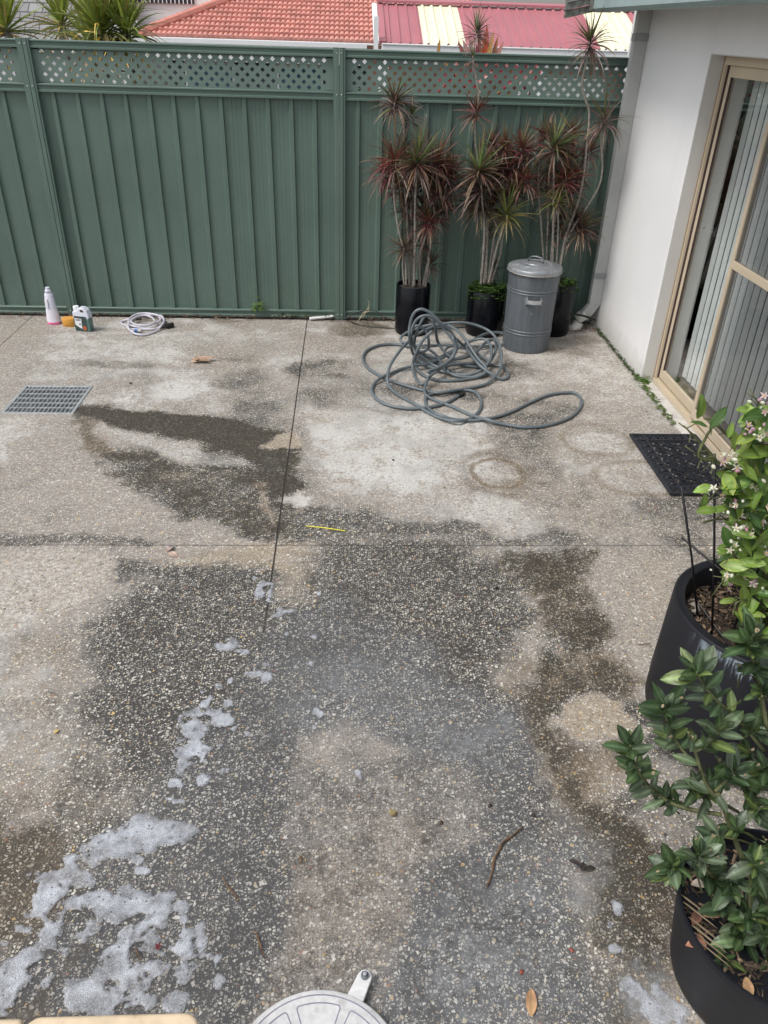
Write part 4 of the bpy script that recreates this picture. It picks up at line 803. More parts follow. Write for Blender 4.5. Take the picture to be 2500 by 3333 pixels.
dracaena('black potted dracaena half hidden behind the metal bin in the corner by the downpipe', pC[0], pC[1], .15, .44, H3, T3, 160)

# ------------------------------------------------------------------ metal bin
bx, by = 1.501, 6.238
bn = empty('metal_bin', (bx, by, 0), label='tall grey galvanised metal bin with round lid and side handle', cat='bin')
pr = [(.185, 0), (.193, .006), (.194, .012), (.196, .135)]
def bead(z, r0): return [(r0, z), (r0+.004, z+.004), (r0+.004, z+.009), (r0, z+.013)]
pr += bead(.148, .196)+bead(.172, .196)+[(.200, .47)]+bead(.478, .200)+bead(.500, .200)+[(.204, .655), (.195, .655), (.190, .60)]
b = MB(); b.lathe(pr, 64, (bx, by, 0)); body = b.build('body', M['bin'], bn, smooth=True, angle=40)
b = MB(); b.lathe([(.198, .636), (.214, .636), (.217, .640), (.217, .662), (.213, .668), (.205, .674), (.140, .686), (.136, .690), (.130, .688), (.090, .694), (.086, .699), (.080, .697), (0, .703)], 64, (bx, by, 0)); lid = b.build('lid', M['binlid'], bn, smooth=True, angle=35)
b = MB(); b.lathe([(.2155, .634), (.2185, .634), (.2195, .6375), (.2185, .641), (.2155, .641)], 64, (bx, by, 0), closed=True); b.build('rim', M['binrim'], lid, smooth=True)
b = MB(); hp = [(-.062, .699), (-.055, .722), (-.038, .737), (0, .742), (.038, .737), (.055, .722), (.062, .699)]
for s_ in (0,):
    vs = [(bx+a*math.cos(R(35)) - w_*math.sin(R(35)), by-a*math.sin(R(35))*-1*-1 - w_*math.cos(R(35)), z) for w_ in (-.014, .014) for a, z in hp]; n = len(hp)
    b.add(vs, [(k, k+1, n+k+1, n+k) for k in range(n-1)])
o = b.build('lid_handle', M['binlid'], lid, smooth=True); md = o.modifiers.new('s', 'SOLIDIFY'); md.thickness = .004
hz, ha = .440, R(-96)
def onbin(a, z, rr): return Vector((bx+rr*math.cos(ha+a), by+rr*math.sin(ha+a), z))
hd = MB()
for s_ in (-1, 1):
    hd.add([onbin(s_*.36, hz+.012, .2025), onbin(s_*.26, hz+.040, .2025), onbin(s_*.22, hz+.01, .222), onbin(s_*.24, hz-.022, .216), onbin(s_*.33, hz-.036, .2025)], [(0, 1, 2, 3, 4)])
o = hd.build('handle_plate', M['binlid'], body); md = o.modifiers.new('s', 'SOLIDIFY'); md.thickness = .002
hb = MB(); seg = 8
vs = [onbin(-.24+.48*i/seg, hz+dz, .215+.022*math.sin(math.pi*(.15+.7*i/seg))) for dz in (-.016, .013) for i in range(seg+1)]
hb.add(vs, [(i, i+1, seg+2+i, seg+1+i) for i in range(seg)]); o = hb.build('handle', M['steel'], body); md = o.modifiers.new('s', 'SOLIDIFY'); md.thickness = .006

# ------------------------------------------------------------------ hoses
def z6(x, y): return 1100+x/1.843, 950+y/1.843
hose = MB()
YP = 5.64
def hp3(p):
    if len(p) == 2: return gz(*z6(p[0], p[1]), .014)
    if p[2] == 'Y': return gy(*z6(p[0], p[1]), p[3])
    return gz(*z6(p[0], p[1]), p[2])
def Yv(x, y, yy=YP+.31): return (x, y, 'Y', yy-.31)
paths = [
 [(555, 498, .10), (535, 530, .06), (520, 600, .03), (560, 640), (690, 690), (800, 740), (900, 768, .03), (1000, 795), (1130, 812), (1260, 800), (1380, 760), (1445, 705), (1462, 650), (1430, 612), (1370, 604), (1260, 620), (1150, 665), (1050, 715), (950, 750), (830, 770), (700, 765), (600, 735, .03), (540, 695), (524, 655), (535, 625), (580, 610), (660, 600), (750, 590), (820, 600), (858, 650), (848, 710), (790, 762), (700, 775, .03), (600, 752), (520, 710), (430, 655), (350, 610), (305, 560, .03), (298, 510, .07), (320, 430, .12), (400, 320, .17), (500, 240, .2), (620, 195, .22), (730, 183, .24), (830, 200, .22), (920, 245, .18), (970, 320, .13), (982, 400, .08), (970, 470, .04), (900, 545, .02), (790, 578), (700, 590, .03), (600, 605, .03), (500, 588), (350, 545), (260, 508), (180, 455), (150, 400), (170, 355), (230, 325), (300, 314), (380, 318), (460, 325, .03), (600, 318), (720, 322), (850, 328, .03), (950, 322), (1010, 300, .04), (1018, 270, .05), (970, 245, .07), (890, 250, .08), (790, 300, .09), (700, 350, .07), (620, 400, .06), (540, 430, .05), (450, 445, .03), (360, 470), (260, 515, .03), (215, 555), (205, 600), (235, 645), (320, 685), (440, 700), (560, 690), (650, 665), (720, 625), (750, 608)],
 [Yv(565, 235), Yv(510, 290), Yv(468, 370), (448, 440, .05), (460, 500, .02), (495, 552), (530, 540, .03), (560, 500, .08), Yv(640, 440, 5.9), Yv(700, 370, 5.92), Yv(712, 310, 5.95), Yv(680, 240, 5.98), Yv(620, 190), Yv(560, 130), Yv(500, 104), Yv(455, 130), Yv(432, 200), Yv(430, 280), (450, 370, .06), (500, 420, .04), (580, 460, .03), (680, 490), (780, 495, .02), (860, 470, .04), (915, 400, .08), (918, 330, .12), (880, 285, .14), (810, 290, .12), (740, 325, .10), (670, 360, .07), (600, 395, .06), (530, 380, .05), (470, 345, .06), Yv(440, 280, 6.0), Yv(445, 220, 6.0), Yv(480, 160, 6.0), Yv(540, 142, 6.0), Yv(600, 180, 6.0), Yv(660, 250, 5.96), Yv(700, 310, 5.93), Yv(695, 370, 5.9), (640, 440, .08), (570, 485, .07), (540, 475, .09), (600, 455, .1), Yv(680, 400, 5.88), Yv(708, 340, 5.9), Yv(690, 270, 5.94), (760, 330, .14), (800, 380, .11), (850, 440, .08), (900, 480, .05), (960, 515, .02), (1005, 520), (1022, 490), (985, 450), (900, 435, .02), (800, 430, .03), (700, 435, .04), (600, 450, .05), (520, 400, .06), (450, 340, .05)],
 [Yv(440, 330, 6.02), Yv(438, 270, 6.03), Yv(455, 215, 6.04), Yv(490, 205, 6.04), Yv(530, 240, 6.03), Yv(545, 300, 6.02), (540, 340, .10), (500, 360, .08), (460, 330, .1), Yv(470, 250, 6.05), Yv(520, 150, 6.05), Yv(560, 165, 6.04), Yv(585, 215, 6.02), (600, 300, .16), (660, 380, .08), (740, 400, .06), (830, 360, .07), (890, 300, .08), (940, 290, .08), (945, 360, .07), (900, 430, .05), (840, 480, .03), (760, 500), (680, 480), (620, 440, .03), (560, 400, .04), (480, 370, .03), (460, 430, .03), (500, 490, .02), (600, 530), (720, 530), (840, 512), (905, 490)],
 [(440, 300, .05), (400, 305, .04), (376, 292, .05), (385, 265, .07), (430, 235, .1), (520, 205, .15), (620, 190, .2), (700, 220, .22), (760, 280, .2), (800, 340, .15), (840, 400, .1), (890, 460, .06), (860, 500, .03), (780, 512), (700, 500, .02), (640, 460, .04), (590, 380, .07), (520, 330, .08), (450, 320, .06)],
 [(640, 350, .06), (680, 325, .06), (760, 340, .05), (830, 370, .04), (880, 400, .03), (905, 430, .02), (850, 450), (760, 440, .02), (690, 410, .04), (640, 370, .06)]]
hoses = empty('garden_hose', gz(*z6(620, 480)), label='long thick grey garden hose lying in a loose tangled heap on the paving', cat='hose')
for P_ in paths:
    b = MB(); sp = spline([hp3(p) for p in P_], 7); b.tube(sp, .0113, 10); b.build('tube', M['hose'], hoses, smooth=True)
b = MB(); p0 = gz(*z6(815, 372), .07); p1 = gz(*z6(840, 425), .06); b.tube([p0, p0.lerp(p1, .3), p0.lerp(p1, .31), p0.lerp(p1, .7), p1], lambda t: .018 if t < .5 else .014, 12); b.build('coupling', M['blackp'], hoses, smooth=True, angle=40)
b = MB(); b.tube([p0+(p0-p1)*.25, p0], .011, 12); b.build('nozzle', M['steel'], hoses, smooth=True, angle=40)
b = MB(); p0 = gz(*z6(722, 622), .016); p1 = gz(*z6(755, 606), .016); b.tube([p0, p0.lerp(p1, .5), p1], .0155, 12); b.build('coupling', M['blackp'], hoses, smooth=True, angle=40)

def zh(x, y): return 100+x/2.765, 900+y/2.765
wh = empty('coiled_hose', gz(*zh(1000, 430)), label='thin white hose coiled on the paving near the fence, with a black nozzle', cat='hose')
b = MB(); P_ = [(930, 490, .02), (890, 480, .01), (865, 450), (900, 470), (1000, 475), (1120, 470), (1190, 430), (1200, 390), (1170, 350), (1080, 332), (980, 335), (900, 375, .02), (830, 400), (815, 420), (860, 440), (960, 440, .02), (1080, 430, .02), (1160, 400, .02), (1150, 360, .02), (1060, 345, .03), (960, 360, .03), (905, 400, .03), (940, 430, .03), (1030, 440, .03), (1110, 420, .03), (1100, 375, .03), (1030, 350, .04), (950, 365, .04), (890, 410, .03), (880, 460, .02), (930, 510, .01), (1020, 525), (1110, 500), (1180, 440, .02), (1198, 380, .03), (1130, 345, .035), (1020, 330, .04), (930, 350, .03), (880, 400, .02), (900, 440, .02), (1000, 460, .01), (1100, 470), (1190, 455)]
b.tube(spline([gz(*zh(p[0], p[1]), (p[2] if len(p) > 2 else .0)+.010) for p in P_], 6), .0088, 8); b.build('tube', M['white_hose'], wh, smooth=True)
b = MB(); a_ = gz(*zh(1160, 468), .014); c_ = gz(*zh(1220, 448), .022); e_ = gz(*zh(1280, 432), .022); b.tube([a_, c_], .009, 10); b.tube([c_, c_.lerp(e_, .05), e_], .020, 14); b.build('nozzle', M['blackp'], wh, smooth=True, angle=40)
b = MB(); a_ = gz(*zh(938, 488), .016); c_ = gz(*zh(962, 488), .016); e_ = gz(*zh(998, 490), .016); b.tube([a_, c_], .0165, 12); b.build('ring', M['blue'], wh, smooth=True, angle=40)
b = MB(); b.tube([c_, e_], .015, 12); b.build('coupling', M['greyp'], wh, smooth=True, angle=40)
b = MB(); b.tube([gz(*zh(950, 383), .05), gz(*zh(1000, 380), .05)], .011, 10); b.build('coupling', M['blackp'], wh, smooth=True, angle=40)

# ------------------------------------------------------------------ bottles and sponge
m, nt, p = nm('milky_plastic'); p.inputs['Base Color'].default_value = (.62, .64, .72, 1); p.inputs['Roughness'].default_value = .35; p.inputs['Subsurface Weight'].default_value = .15; p.inputs['Subsurface Radius'].default_value = (.03, .03, .03); M['milky'] = m
M['pink'] = simple('pink_liquid', (.80, .16, .36), .3, var=.06)
M['palepink'] = simple('pale_pink_plastic', (.70, .68, .75), .35, var=.06)
c0 = gz(zh(215, 425)[0], zh(215, 425)[1]); sb = empty('spray_bottle', c0, label='tall clear plastic bottle without its trigger, a little pink liquid in the bottom', cat='bottle')
k_ = 1.0
def lat(prof, mat, name, par, sx=1, sy=.75, n=28, rz=0): 
    b = MB(); b.lathe(prof, n, c0, sx, sy, M=Matrix.Rotation(rz, 3, 'Z')); return b.build(name, mat, par, smooth=True, angle=45)
lat([(.048, 0), (.056, .006), (.056, .024)], M['pink'], 'liquid', sb)
lat([(.0562, .024), (.054, .075), (.047, .13)], M['palepink'], 'lower_body', sb)
lat([(.047, .13), (.040, .20), (.037, .25), (.034, .262), (.026, .272)], M['milky'], 'upper_body', sb)
lat([(.024, .270), (.026, .272), (.026, .292), (.019, .296), (.019, .315), (.014, .315)], M['milky'], 'neck', sb, sy=1)
b = MB(); q = c0+Vector((-.02, -.036, .19)); b.box((-.012, -.004, -.035), (.012, .004, .035), Matrix.Translation(q) @ Matrix.Rotation(R(-8), 4, 'X')); bevel(b.build('grip_recess', M['palepink'], sb), .003)
c0 = gz(*zh(338, 455)); b = MB(); b.lathe([(.045, 0), (.050, .004), (.052, .068), (.048, .074), (0, .075)], 32, c0+Vector((.012, .03, 0)), 1.25, .8); tag(b.build('sponge', M['orange'], smooth=True, angle=50, origin=c0), 'orange oval car-washing sponge standing between the two bottles', 'sponge')
c0 = gz(*zh(478, 500))+Vector((0, .04, 0)); gb = empty('detergent_bottle', c0, label='short white jug with green liquid, a white cap and a dark printed label', cat='bottle')
rzb = R(-12); MM = Matrix.Translation(c0) @ Matrix.Rotation(rzb, 4, 'Z')
M['greenliq'] = simple('green_liquid_jug', (.085, .17, .155), .3, var=.06); M['label_dark'] = simple('label_dark', (.030, .055, .050), .4, var=.3, scale=60); M['label_white'] = simple('label_white', (.70, .72, .74), .4, var=.05); M['label_or'] = simple('label_orange', (.42, .10, .035), .5, var=.5, scale=80)
def jug(poly, y0, y1, mat, name, bev=.008):
    b = MB(); b.prism(poly, y0, y1, lambda a, c, d: MM @ Vector((a, d, c))); return bevel(b.build(name, mat, gb), bev, 3)
jug([(-.068, 0), (.068, 0), (.070, .115), (-.070, .115)], -.034, .034, M['greenliq'], 'liquid_body')
b = MB(); outer = [(-.070, .113), (.070, .113), (.070, .150), (.058, .182), (.030, .203), (-.008, .203), (-.022, .190), (-.030, .178), (-.070, .168)]
b.prism(outer, -.034, .034, lambda a, c, d: MM @ Vector((a, d, c))); bevel(b.build('shoulder', M['milky'], gb), .008, 3)
jug([(.004, .168), (.036, .168), (.036, .176), (.022, .190), (.004, .190)], -.0355, .0355, M['seam'], 'handle_hole', .002)
b = MB(); b.lathe([(.020, .165), (.024, .178), (.024, .205), (.021, .208), (0, .208)], 20, MM @ Vector((-.046, 0, 0))); b.build('cap', M['white'], gb, smooth=True, angle=40)
jug([(-.060, .012), (.048, .012), (.048, .132), (-.060, .132)], -.0362, -.034, M['label_dark'], 'label_panel', .0005)
jug([(-.056, .060), (-.036, .044), (.000, .026), (.004, .112), (-.056, .116)], -.0372, -.0362, M['label_white'], 'label_print', .0002)
jug([(.010, .016), (.038, .014), (.040, .05), (.012, .056)], -.0372, -.0362, M['label_or'], 'label_print', .0002)
b = MB()
for a0, a1, z in ((-.05, -.004, .104), (-.048, -.004, .094), (-.022, -.004, .066), (-.022, -.004, .058), (-.046, -.014, .125)): b.box((a0, -.0380, z), (a1, -.0372, z+.005), MM)
b.build('label_lettering', M['seam'], gb)

# ------------------------------------------------------------------ doormat
mx0, my0, mx1, my1 = 1.862, 3.768, 2.312, 4.539
mt = MB()
def ribbon(mb, pts, w_, z0, z1):
    w_ = w_*(1.5 if z1 < .03 else 1); n = len(pts); vs = []; pts = [Vector((p[0], p[1], 0)) for p in pts]
    for i, p in enumerate(pts):
        t = (pts[min(n-1, i+1)]-pts[max(0, i-1)]); t.normalize(); s_ = Vector((-t.y, t.x, 0))*w_/2
        vs += [(p+s_)[:2]+(z0,), (p-s_)[:2]+(z0,), (p-s_*.7)[:2]+(z1,), (p+s_*.7)[:2]+(z1,)]
    mb.add(vs, [(4*i+k, 4*i+(k+1) % 4, 4*i+4+(k+1) % 4, 4*i+4+k) for i in range(n-1) for k in range(4)])
def arcp(cx, cy, rx, ry, a0, a1, n=14): return [(cx+rx*math.cos(R(a0+(a1-a0)*i/n)), cy+ry*math.sin(R(a0+(a1-a0)*i/n))) for i in range(n+1)]
ZM = .016
fr_ = MB(); e = .018
for a, b_ in (((mx0, my0), (mx1, my0+e)), ((mx0, my1-e), (mx1, my1)), ((mx0, my0+e), (mx0+e, my1-e)), ((mx1-e, my0+e), (mx1, my1-e))): fr_.box((a[0], a[1], .011), (b_[0], b_[1], .011+.016))
mat_ = bevel(fr_.build('doormat', M['rubber'], origin=((mx0+mx1)/2, (my0+my1)/2, 0)), .004)
tag(mat_, 'black rubber doormat with openwork scroll pattern in front of the sliding door', 'doormat')
Wm_, Hm_ = mx1-mx0, my1-my0; z0, z1 = .0115, .023
for x in (mx0+.085, mx1-.085): ribbon(mt, [(x, my0+e), (x, (my0+my1)/2), (x, my1-e)], .012, z0, z1+.002)
for y in (my0+.085, my1-.085): ribbon(mt, [(mx0+e, y), ((mx0+mx1)/2, y), (mx1-e, y)], .012, z0, z1+.0015)
n = 9
for i in range(n):
    y = my0+e+(Hm_-2*e)*(i+.5)/n; hh = (Hm_-2*e)/n
    for x, s_ in ((mx0+e, 1), (mx1-e, -1)):
        ribbon(mt, [(x+s_*q_[0], y+q_[1]) for q_ in arcp(0, 0, .062, hh*.46, -90, 90)], .010, z0, z1-.0003*i); ribbon(mt, [(x+s_*q_[0], y+q_[1]) for q_ in arcp(0, 0, .030, hh*.24, -90, 90, 8)], .009, z0, z1-.0003*i-.001)
n = 5
for i in range(n):
    x = mx0+.09+(Wm_-.18)*(i+.5)/n; ww = (Wm_-.18)/n
    for y, s_ in ((my0+e, 1), (my1-e, -1)): ribbon(mt, [(x+q_[0], y+s_*q_[1]) for q_ in arcp(0, 0, ww*.46, .062, 0, 180)], .010, z0, z1-.0005); ribbon(mt, [(x+q_[0], y+s_*q_[1]) for q_ in arcp(0, 0, ww*.22, .030, 0, 180, 8)], .009, z0, z1-.0012)
cxm_, cym_ = (mx0+mx1)/2, (my0+my1)/2
for i in range(8):
    yy = my0+.105+(Hm_-.21)*(i+.5)/8
    for j in range(3):
        xx = mx0+.10+(Wm_-.20)*(j+.5)/3; hh = (Hm_-.21)/16; ww = (Wm_-.20)/6; big = (i+j) % 2
        ribbon(mt, arcp(xx, yy, ww*(.97 if big else .80), hh*(.97 if big else .80), 0, 360, 20), .0050, z0, z1-.0015*random.random())
        if big: ribbon(mt, arcp(xx, yy, ww*.42, hh*.42, 0, 360, 12), .0045, z0, z1-.0015*random.random())
        else: ribbon(mt, [(xx+ww*(1-.75*t)*.7*math.cos(t*9+j), yy+hh*(1-.75*t)*.7*math.sin(t*9+j)) for t in [q/14 for q in range(15)]], .0045, z0, z1-.0015*random.random())
ribbon(mt, arcp(cxm_, cym_, .095, .105, 0, 360, 30), .006, z0, z1); ribbon(mt, arcp(cxm_, cym_, .07, .078, 0, 360, 30), .005, z0, z1-.0005)
mt.build('scrollwork', M['rubber'], mat_)

# ------------------------------------------------------------------ big pots on the right
m, nt, p = nm('pot_scuffed'); L = nt.links; tc = N(nt, 'TexCoord').outputs['Object']; sx = N(nt, 'SeparateXYZ'); L.new(tc, sx.inputs[0])
n1 = N(nt, 'TexNoise', i_Scale=14.0, i_Detail=6, i_Roughness=.7); mp = N(nt, 'Mapping'); mp.inputs['Scale'].default_value = (3.2, 3.2, .35); L.new(tc, mp.inputs[0]); L.new(mp.outputs[0], n1.inputs['Vector'])
# limescale runs: high on the wall, only the weathered front-left arc
zz = sstep(nt, mth(nt, 'ADD', sx.outputs[2], mth(nt, 'MULTIPLY', mth(nt, 'SUBTRACT', n1.outputs[0], .5), .28)), .522, .566)
top = mth(nt, 'SUBTRACT', 1, sstep(nt, sx.outputs[2], .572, .578))
an = mth(nt, 'ARCTAN2', sx.outputs[1], sx.outputs[0]); arc = mth(nt, 'MULTIPLY', sstep(nt, an, -2.9, -2.5), mth(nt, 'SUBTRACT', 1, sstep(nt, an, -1.7, -1.2)))
f = mth(nt, 'MULTIPLY', mth(nt, 'MULTIPLY', zz, top), arc); f = mth(nt, 'MULTIPLY', f, sstep(nt, n1.outputs[0], .38, .58))
n2 = N(nt, 'TexNoise', i_Scale=5.0, i_Detail=5); L.new(tc, n2.inputs['Vector'])
c = mixc(nt, n2.outputs[0], (.008, .009, .012), (.015, .015, .019)); c = mixc(nt, mth(nt, 'MULTIPLY', f, .75), c, (.30, .36, .42)); L.new(c, p.inputs['Base Color']); p.inputs['Roughness'].default_value = .45; p.inputs['Specular IOR Level'].default_value = .28; M['pot_scuffed'] = m

PBx, PBy, PBr, PBh = 1.460, 2.027, .319, .586
lem = empty('potted_lemon_tree', (PBx, PBy, 0), label='lemon tree in white and pink blossom, in a big round black pot with wire supports', cat='potted plant')
b = MB(); r_ = PBr; b.lathe([(r_-.10, 0), (r_-.05, .008), (r_-.012, .05), (r_+.004, .11), (r_+.006, .2), (r_, PBh-.008), (r_-.006, PBh), (r_-.034, PBh), (r_-.040, PBh-.006), (r_-.045, PBh-.12)], 72, (PBx, PBy, 0)); b.build('pot', M['pot_scuffed'], lem, smooth=True, angle=50)
def mulch(parent, x, y, rr, z, n, name='mulch'):
    s_ = MB(); s_.lathe([(0, z+.01), (rr*.6, z+.006), (rr, z-.01)], 40, (x, y, 0)); s_.build('soil', M['soil'], parent, smooth=True)
    mb = MB()
    for k in range(n):
        a = random.uniform(0, 6.28); q_ = rr*math.sqrt(random.random())*.97; L_ = random.uniform(.010, .045); W_ = random.uniform(.003, .010)
        an = random.uniform(0, 6.28); d = Vector((math.cos(an), math.sin(an), random.uniform(-.35, .35))).normalized(); s2 = Vector((-d.y, d.x, random.uniform(-.5, .5))).normalized(); p0 = Vector((x+q_*math.cos(a), y+q_*math.sin(a), z+random.uniform(.006, .028)))
        g_ = random.choice([.5, .7, 1, 1, 1.4, 2.6, 4]); c_ = (.06*g_, .042*g_, .028*g_)
        up_ = d.cross(s2)*.003
        mb.add([p0-d*L_/2-s2*W_/2, p0+d*L_/2-s2*W_/2, p0+d*L_/2+s2*W_/2, p0-d*L_/2+s2*W_/2, p0+up_*2], [(0, 1, 4), (1, 2, 4), (2, 3, 4), (3, 0, 4)], [c_]*5)
    o = mb.build(name, M['chip'], parent); tag(o, kind='stuff')
mulch(lem, PBx, PBy, .280, .478, 1500)
b = MB(); p0 = gz(2257, 1975, .495); b.prism([(-.02, -.038), (.012, -.04), (.018, .0), (.022, .035), (.004, .04), (-.016, .03)], -.008, .010, lambda a, c, d: p0+Vector((a*1.0, c, d))); M['driftwood'] = simple('grey_chip', (.30, .27, .24), .9, var=.4, scale=60, bump=.6); bevel(b.build('wood_chip', M['driftwood'], lem), .004)
# wire supports pushed into the pot
def soilp(u, v): return gz(u, v, .478)
ws = empty('plant_support', soilp(2320, 2040), label='black wire plant support with three legs pushed into the lemon tree pot', cat='plant support')
rods = []
a_ = soilp(2281, 2018); t_ = gy(2218, 1583, a_.y+.02); rods.append((a_, t_))
b_ = soilp(2324, 2068); t2 = gy(2326, 1478, b_.y+.05); rods.append((b_, t2))
c3 = soilp(2365, 2100)+Vector((0, .0, 0)); t3 = c3+Vector((.18, .2, .66)); rods.append((c3, t3))
for p, q_ in rods:
    b = MB(); b.tube([p-Vector((0, 0, .03)), p.lerp(q_, .5), q_], .0042, 8); b.build('leg', M['black_rod'], ws, smooth=True)
def at_z(r, z): p, q_ = r; return p+(q_-p)*((z-p.z)/(q_.z-p.z))
for zf in (.80, .555):
    A_, B_, C_ = at_z(rods[0], zf), at_z(rods[1], zf-.03), at_z(rods[2], zf-.05); d = (B_-A_).normalized()
    b = MB(); b.tube([A_-d*.035, A_, B_, B_+d*.22], .0036, 8); b.tube([B_+d*.22, C_+Vector((.05, .02, 0))], .0036, 8); b.build('cross_wire', M['black_rod'], ws, smooth=True)
# lemon branches: tips spread through the crown
def LU(x, y, s_=4.917, ox=2200, oy=1250): return ox+x/s_, oy+y/s_
trunk0 = Vector((PBx+.04, PBy+.04, .478))
yp = PBy
def lp(u, v, dy=0): return gy(u, v, yp+dy)
br = [([trunk0, lp(2490, 1850, .02), lp(2460, 1650, .02), lp(2400, 1540, .0), lp(2330, 1500, -.02), lp(2300, 1460, -.02)], .012), ([lp(2330, 1500, -.02), lp(2275, 1485, -.03), lp(2300, 1420, -.03), lp(2330, 1370, -.04), lp(2290, 1362, -.04)], .006), ([lp(2330, 1380, -.04), lp(2400, 1440, .0), lp(2440, 1420, .03)], .004), ([lp(2350, 1530, -.01), lp(2440, 1515, .03), lp(2510, 1520, .04)], .005), ([lp(2290, 1700, -.05), lp(2340, 1690, -.03), lp(2420, 1690, .0), lp(2480, 1720, .02)], .004),
      ([trunk0, lp(2470, 1950, -.05), lp(2410, 1850, -.08), lp(2370, 1760, -.08)], .008), ([lp(2460, 1650, .02), lp(2480, 1500, .05), lp(2470, 1350, .06), lp(2480, 1300, .06)], .007), ([lp(2400, 1560, 0), lp(2340, 1590, -.03), lp(2300, 1640, -.05)], .005), ([trunk0, lp(2520, 1800, .1), lp(2560, 1500, .12)], .012), ([lp(2330, 1500, -.02), lp(2240, 1400, -.02), lp(2220, 1385, -.02)], .004), ([lp(2410, 1850, -.08), lp(2360, 1880, -.1), lp(2350, 1900, -.1)], .004), ([lp(2470, 1950, -.05), lp(2400, 1960, -.12), lp(2390, 2000, -.12)], .004)]
br_p = MB()
for P_, rr in br:
    P_ = [Vector(p) for p in P_]; b = MB(); br_p.tube(spline(P_, 6), lambda t: rr*(1-.6*t), 7)
    # short spurs
    for k in range(len(P_)*2):
        i = random.randrange(len(P_)-1); q_ = P_[i].lerp(P_[i+1], random.random()); d = Vector((random.gauss(0, 1), random.gauss(0, 1), random.gauss(.3, .8))).normalized(); br_p.tube([q_, q_+d*random.uniform(.03, .07)], .0018, 5)
br_p.build('branches', M['twig'], lem, smooth=True)
lfm = MB(); spots = []
def lemon_leaf(u, v, dy, L_=None, dirv=None, bright=None):
    c = lp(u, v, dy); L_ = L_ or random.uniform(.055, .085)
    d = dirv or Vector((random.gauss(0, 1), random.gauss(-.2, .7), random.gauss(-.05, .8))).normalized(); nrm = Vector((random.gauss(0, .4), random.gauss(-.5, .4), 1)).normalized()
    g_ = bright if bright is not None else random.random()
    if g_ < .34: col = (.060, .125, .024); rib = (.09, .17, .05); ed = None
    elif g_ < .80: col = (.17, .28, .05); rib = (.24, .34, .10); ed = (.22, .30, .05)
    else: col = (.21, .32, .07); rib = (.30, .38, .13); ed = (.50, .48, .05)
    f = random.uniform(.75, 1.2); broad(lfm, c-d*L_/2, d, nrm, L_, L_*random.uniform(.42, .52), tuple(x*f for x in col), tuple(x*f for x in rib), ed, curl=random.uniform(.1, .9))
# leaves seen singly along the edge of the crown
for u, v, L_, dv, g_ in ((2283, 1330, .085, (.25, -.1, -1), .5), (2280, 1378, .06, (1, 0, -.1), .3), (2340, 1360, .075, (.5, .1, .8), .3), (2378, 1400, .05, (0, 0, 1), .6), (2390, 1440, .075, (.4, 0, -1), .9), (2430, 1445, .06, (.2, 0, 1), .9), (2440, 1475, .085, (1, -.2, .15), .9), (2290, 1590, .07, (.8, 0, .4), .7), (2290, 1640, .07, (.1, 0, -1), .6),
                         (2300, 1660, .07, (.9, 0, .2), .5), (2345, 1655, .06, (1, 0, .4), .5), (2395, 1590, .09, (.3, 0, -1), .6), (2425, 1590, .08, (.1, 0, 1), .7), (2460, 1550, .07, (-.2, 0, 1), .8), (2365, 1745, .085, (.4, -.2, -.7), .2), (2375, 1780, .08, (1, 0, .2), .4), (2390, 1825, .085, (.1, 0, 1), .9), (2385, 1860, .08, (.6, 0, .9), .7), (2395, 1885, .1, (1, -.3, -.4), .9), (2420, 1895, .085, (1, -.2, -.1), .8), (2435, 1870, .1, (.7, -.2, -.7), .9), (2370, 1955, .06, (.9, 0, .3), .8), (2425, 1940, .08, (.3, -.2, -1), .9)):
    lemon_leaf(u, v, random.uniform(-.10, -.02), L_, Vector(dv), g_)
for k in range(330):
    v = random.uniform(1330, 2060); lim = 2330+ (60 if v < 1500 else 0) + (30 if 1680 < v < 1800 else 0)+(50 if v > 1900 else 0); u = lim+abs(random.gauss(0, 1))*90+40
    if u > 2640: continue
    lemon_leaf(u, v, random.uniform(-.14, .16), random.uniform(.06, .095))
lfm.build('leaves', M['leaf'], lem)
fl = MB(); bd_ = MB()
fs_ = [(2490, 1290), (2480, 1365), (2435, 1385), (2425, 1395), (2495, 1410), (2475, 1425), (2320, 1388), (2375, 1475), (2345, 1478), (2365, 1500), (2400, 1520), (2415, 1530), (2350, 1505), (2395, 1490), (2300, 1600), (2325, 1590), (2385, 1635), (2400, 1640), (2375, 1650), (2440, 1580), (2455, 1590), (2410, 1710), (2395, 1720), (2430, 1715), (2392, 1780), (2375, 1790), (2440, 1790), (2365, 1870), (2360, 1880), (2420, 1880), (2370, 1915), (2480, 1880), (2490, 1800), (2450, 1660), (2385, 1670), (2480, 1700), (2470, 1480), (2490, 1340), (2440, 1740), (2345, 1610), (2420, 1740), (2470, 1950), (2450, 1900), (2430, 1640)]
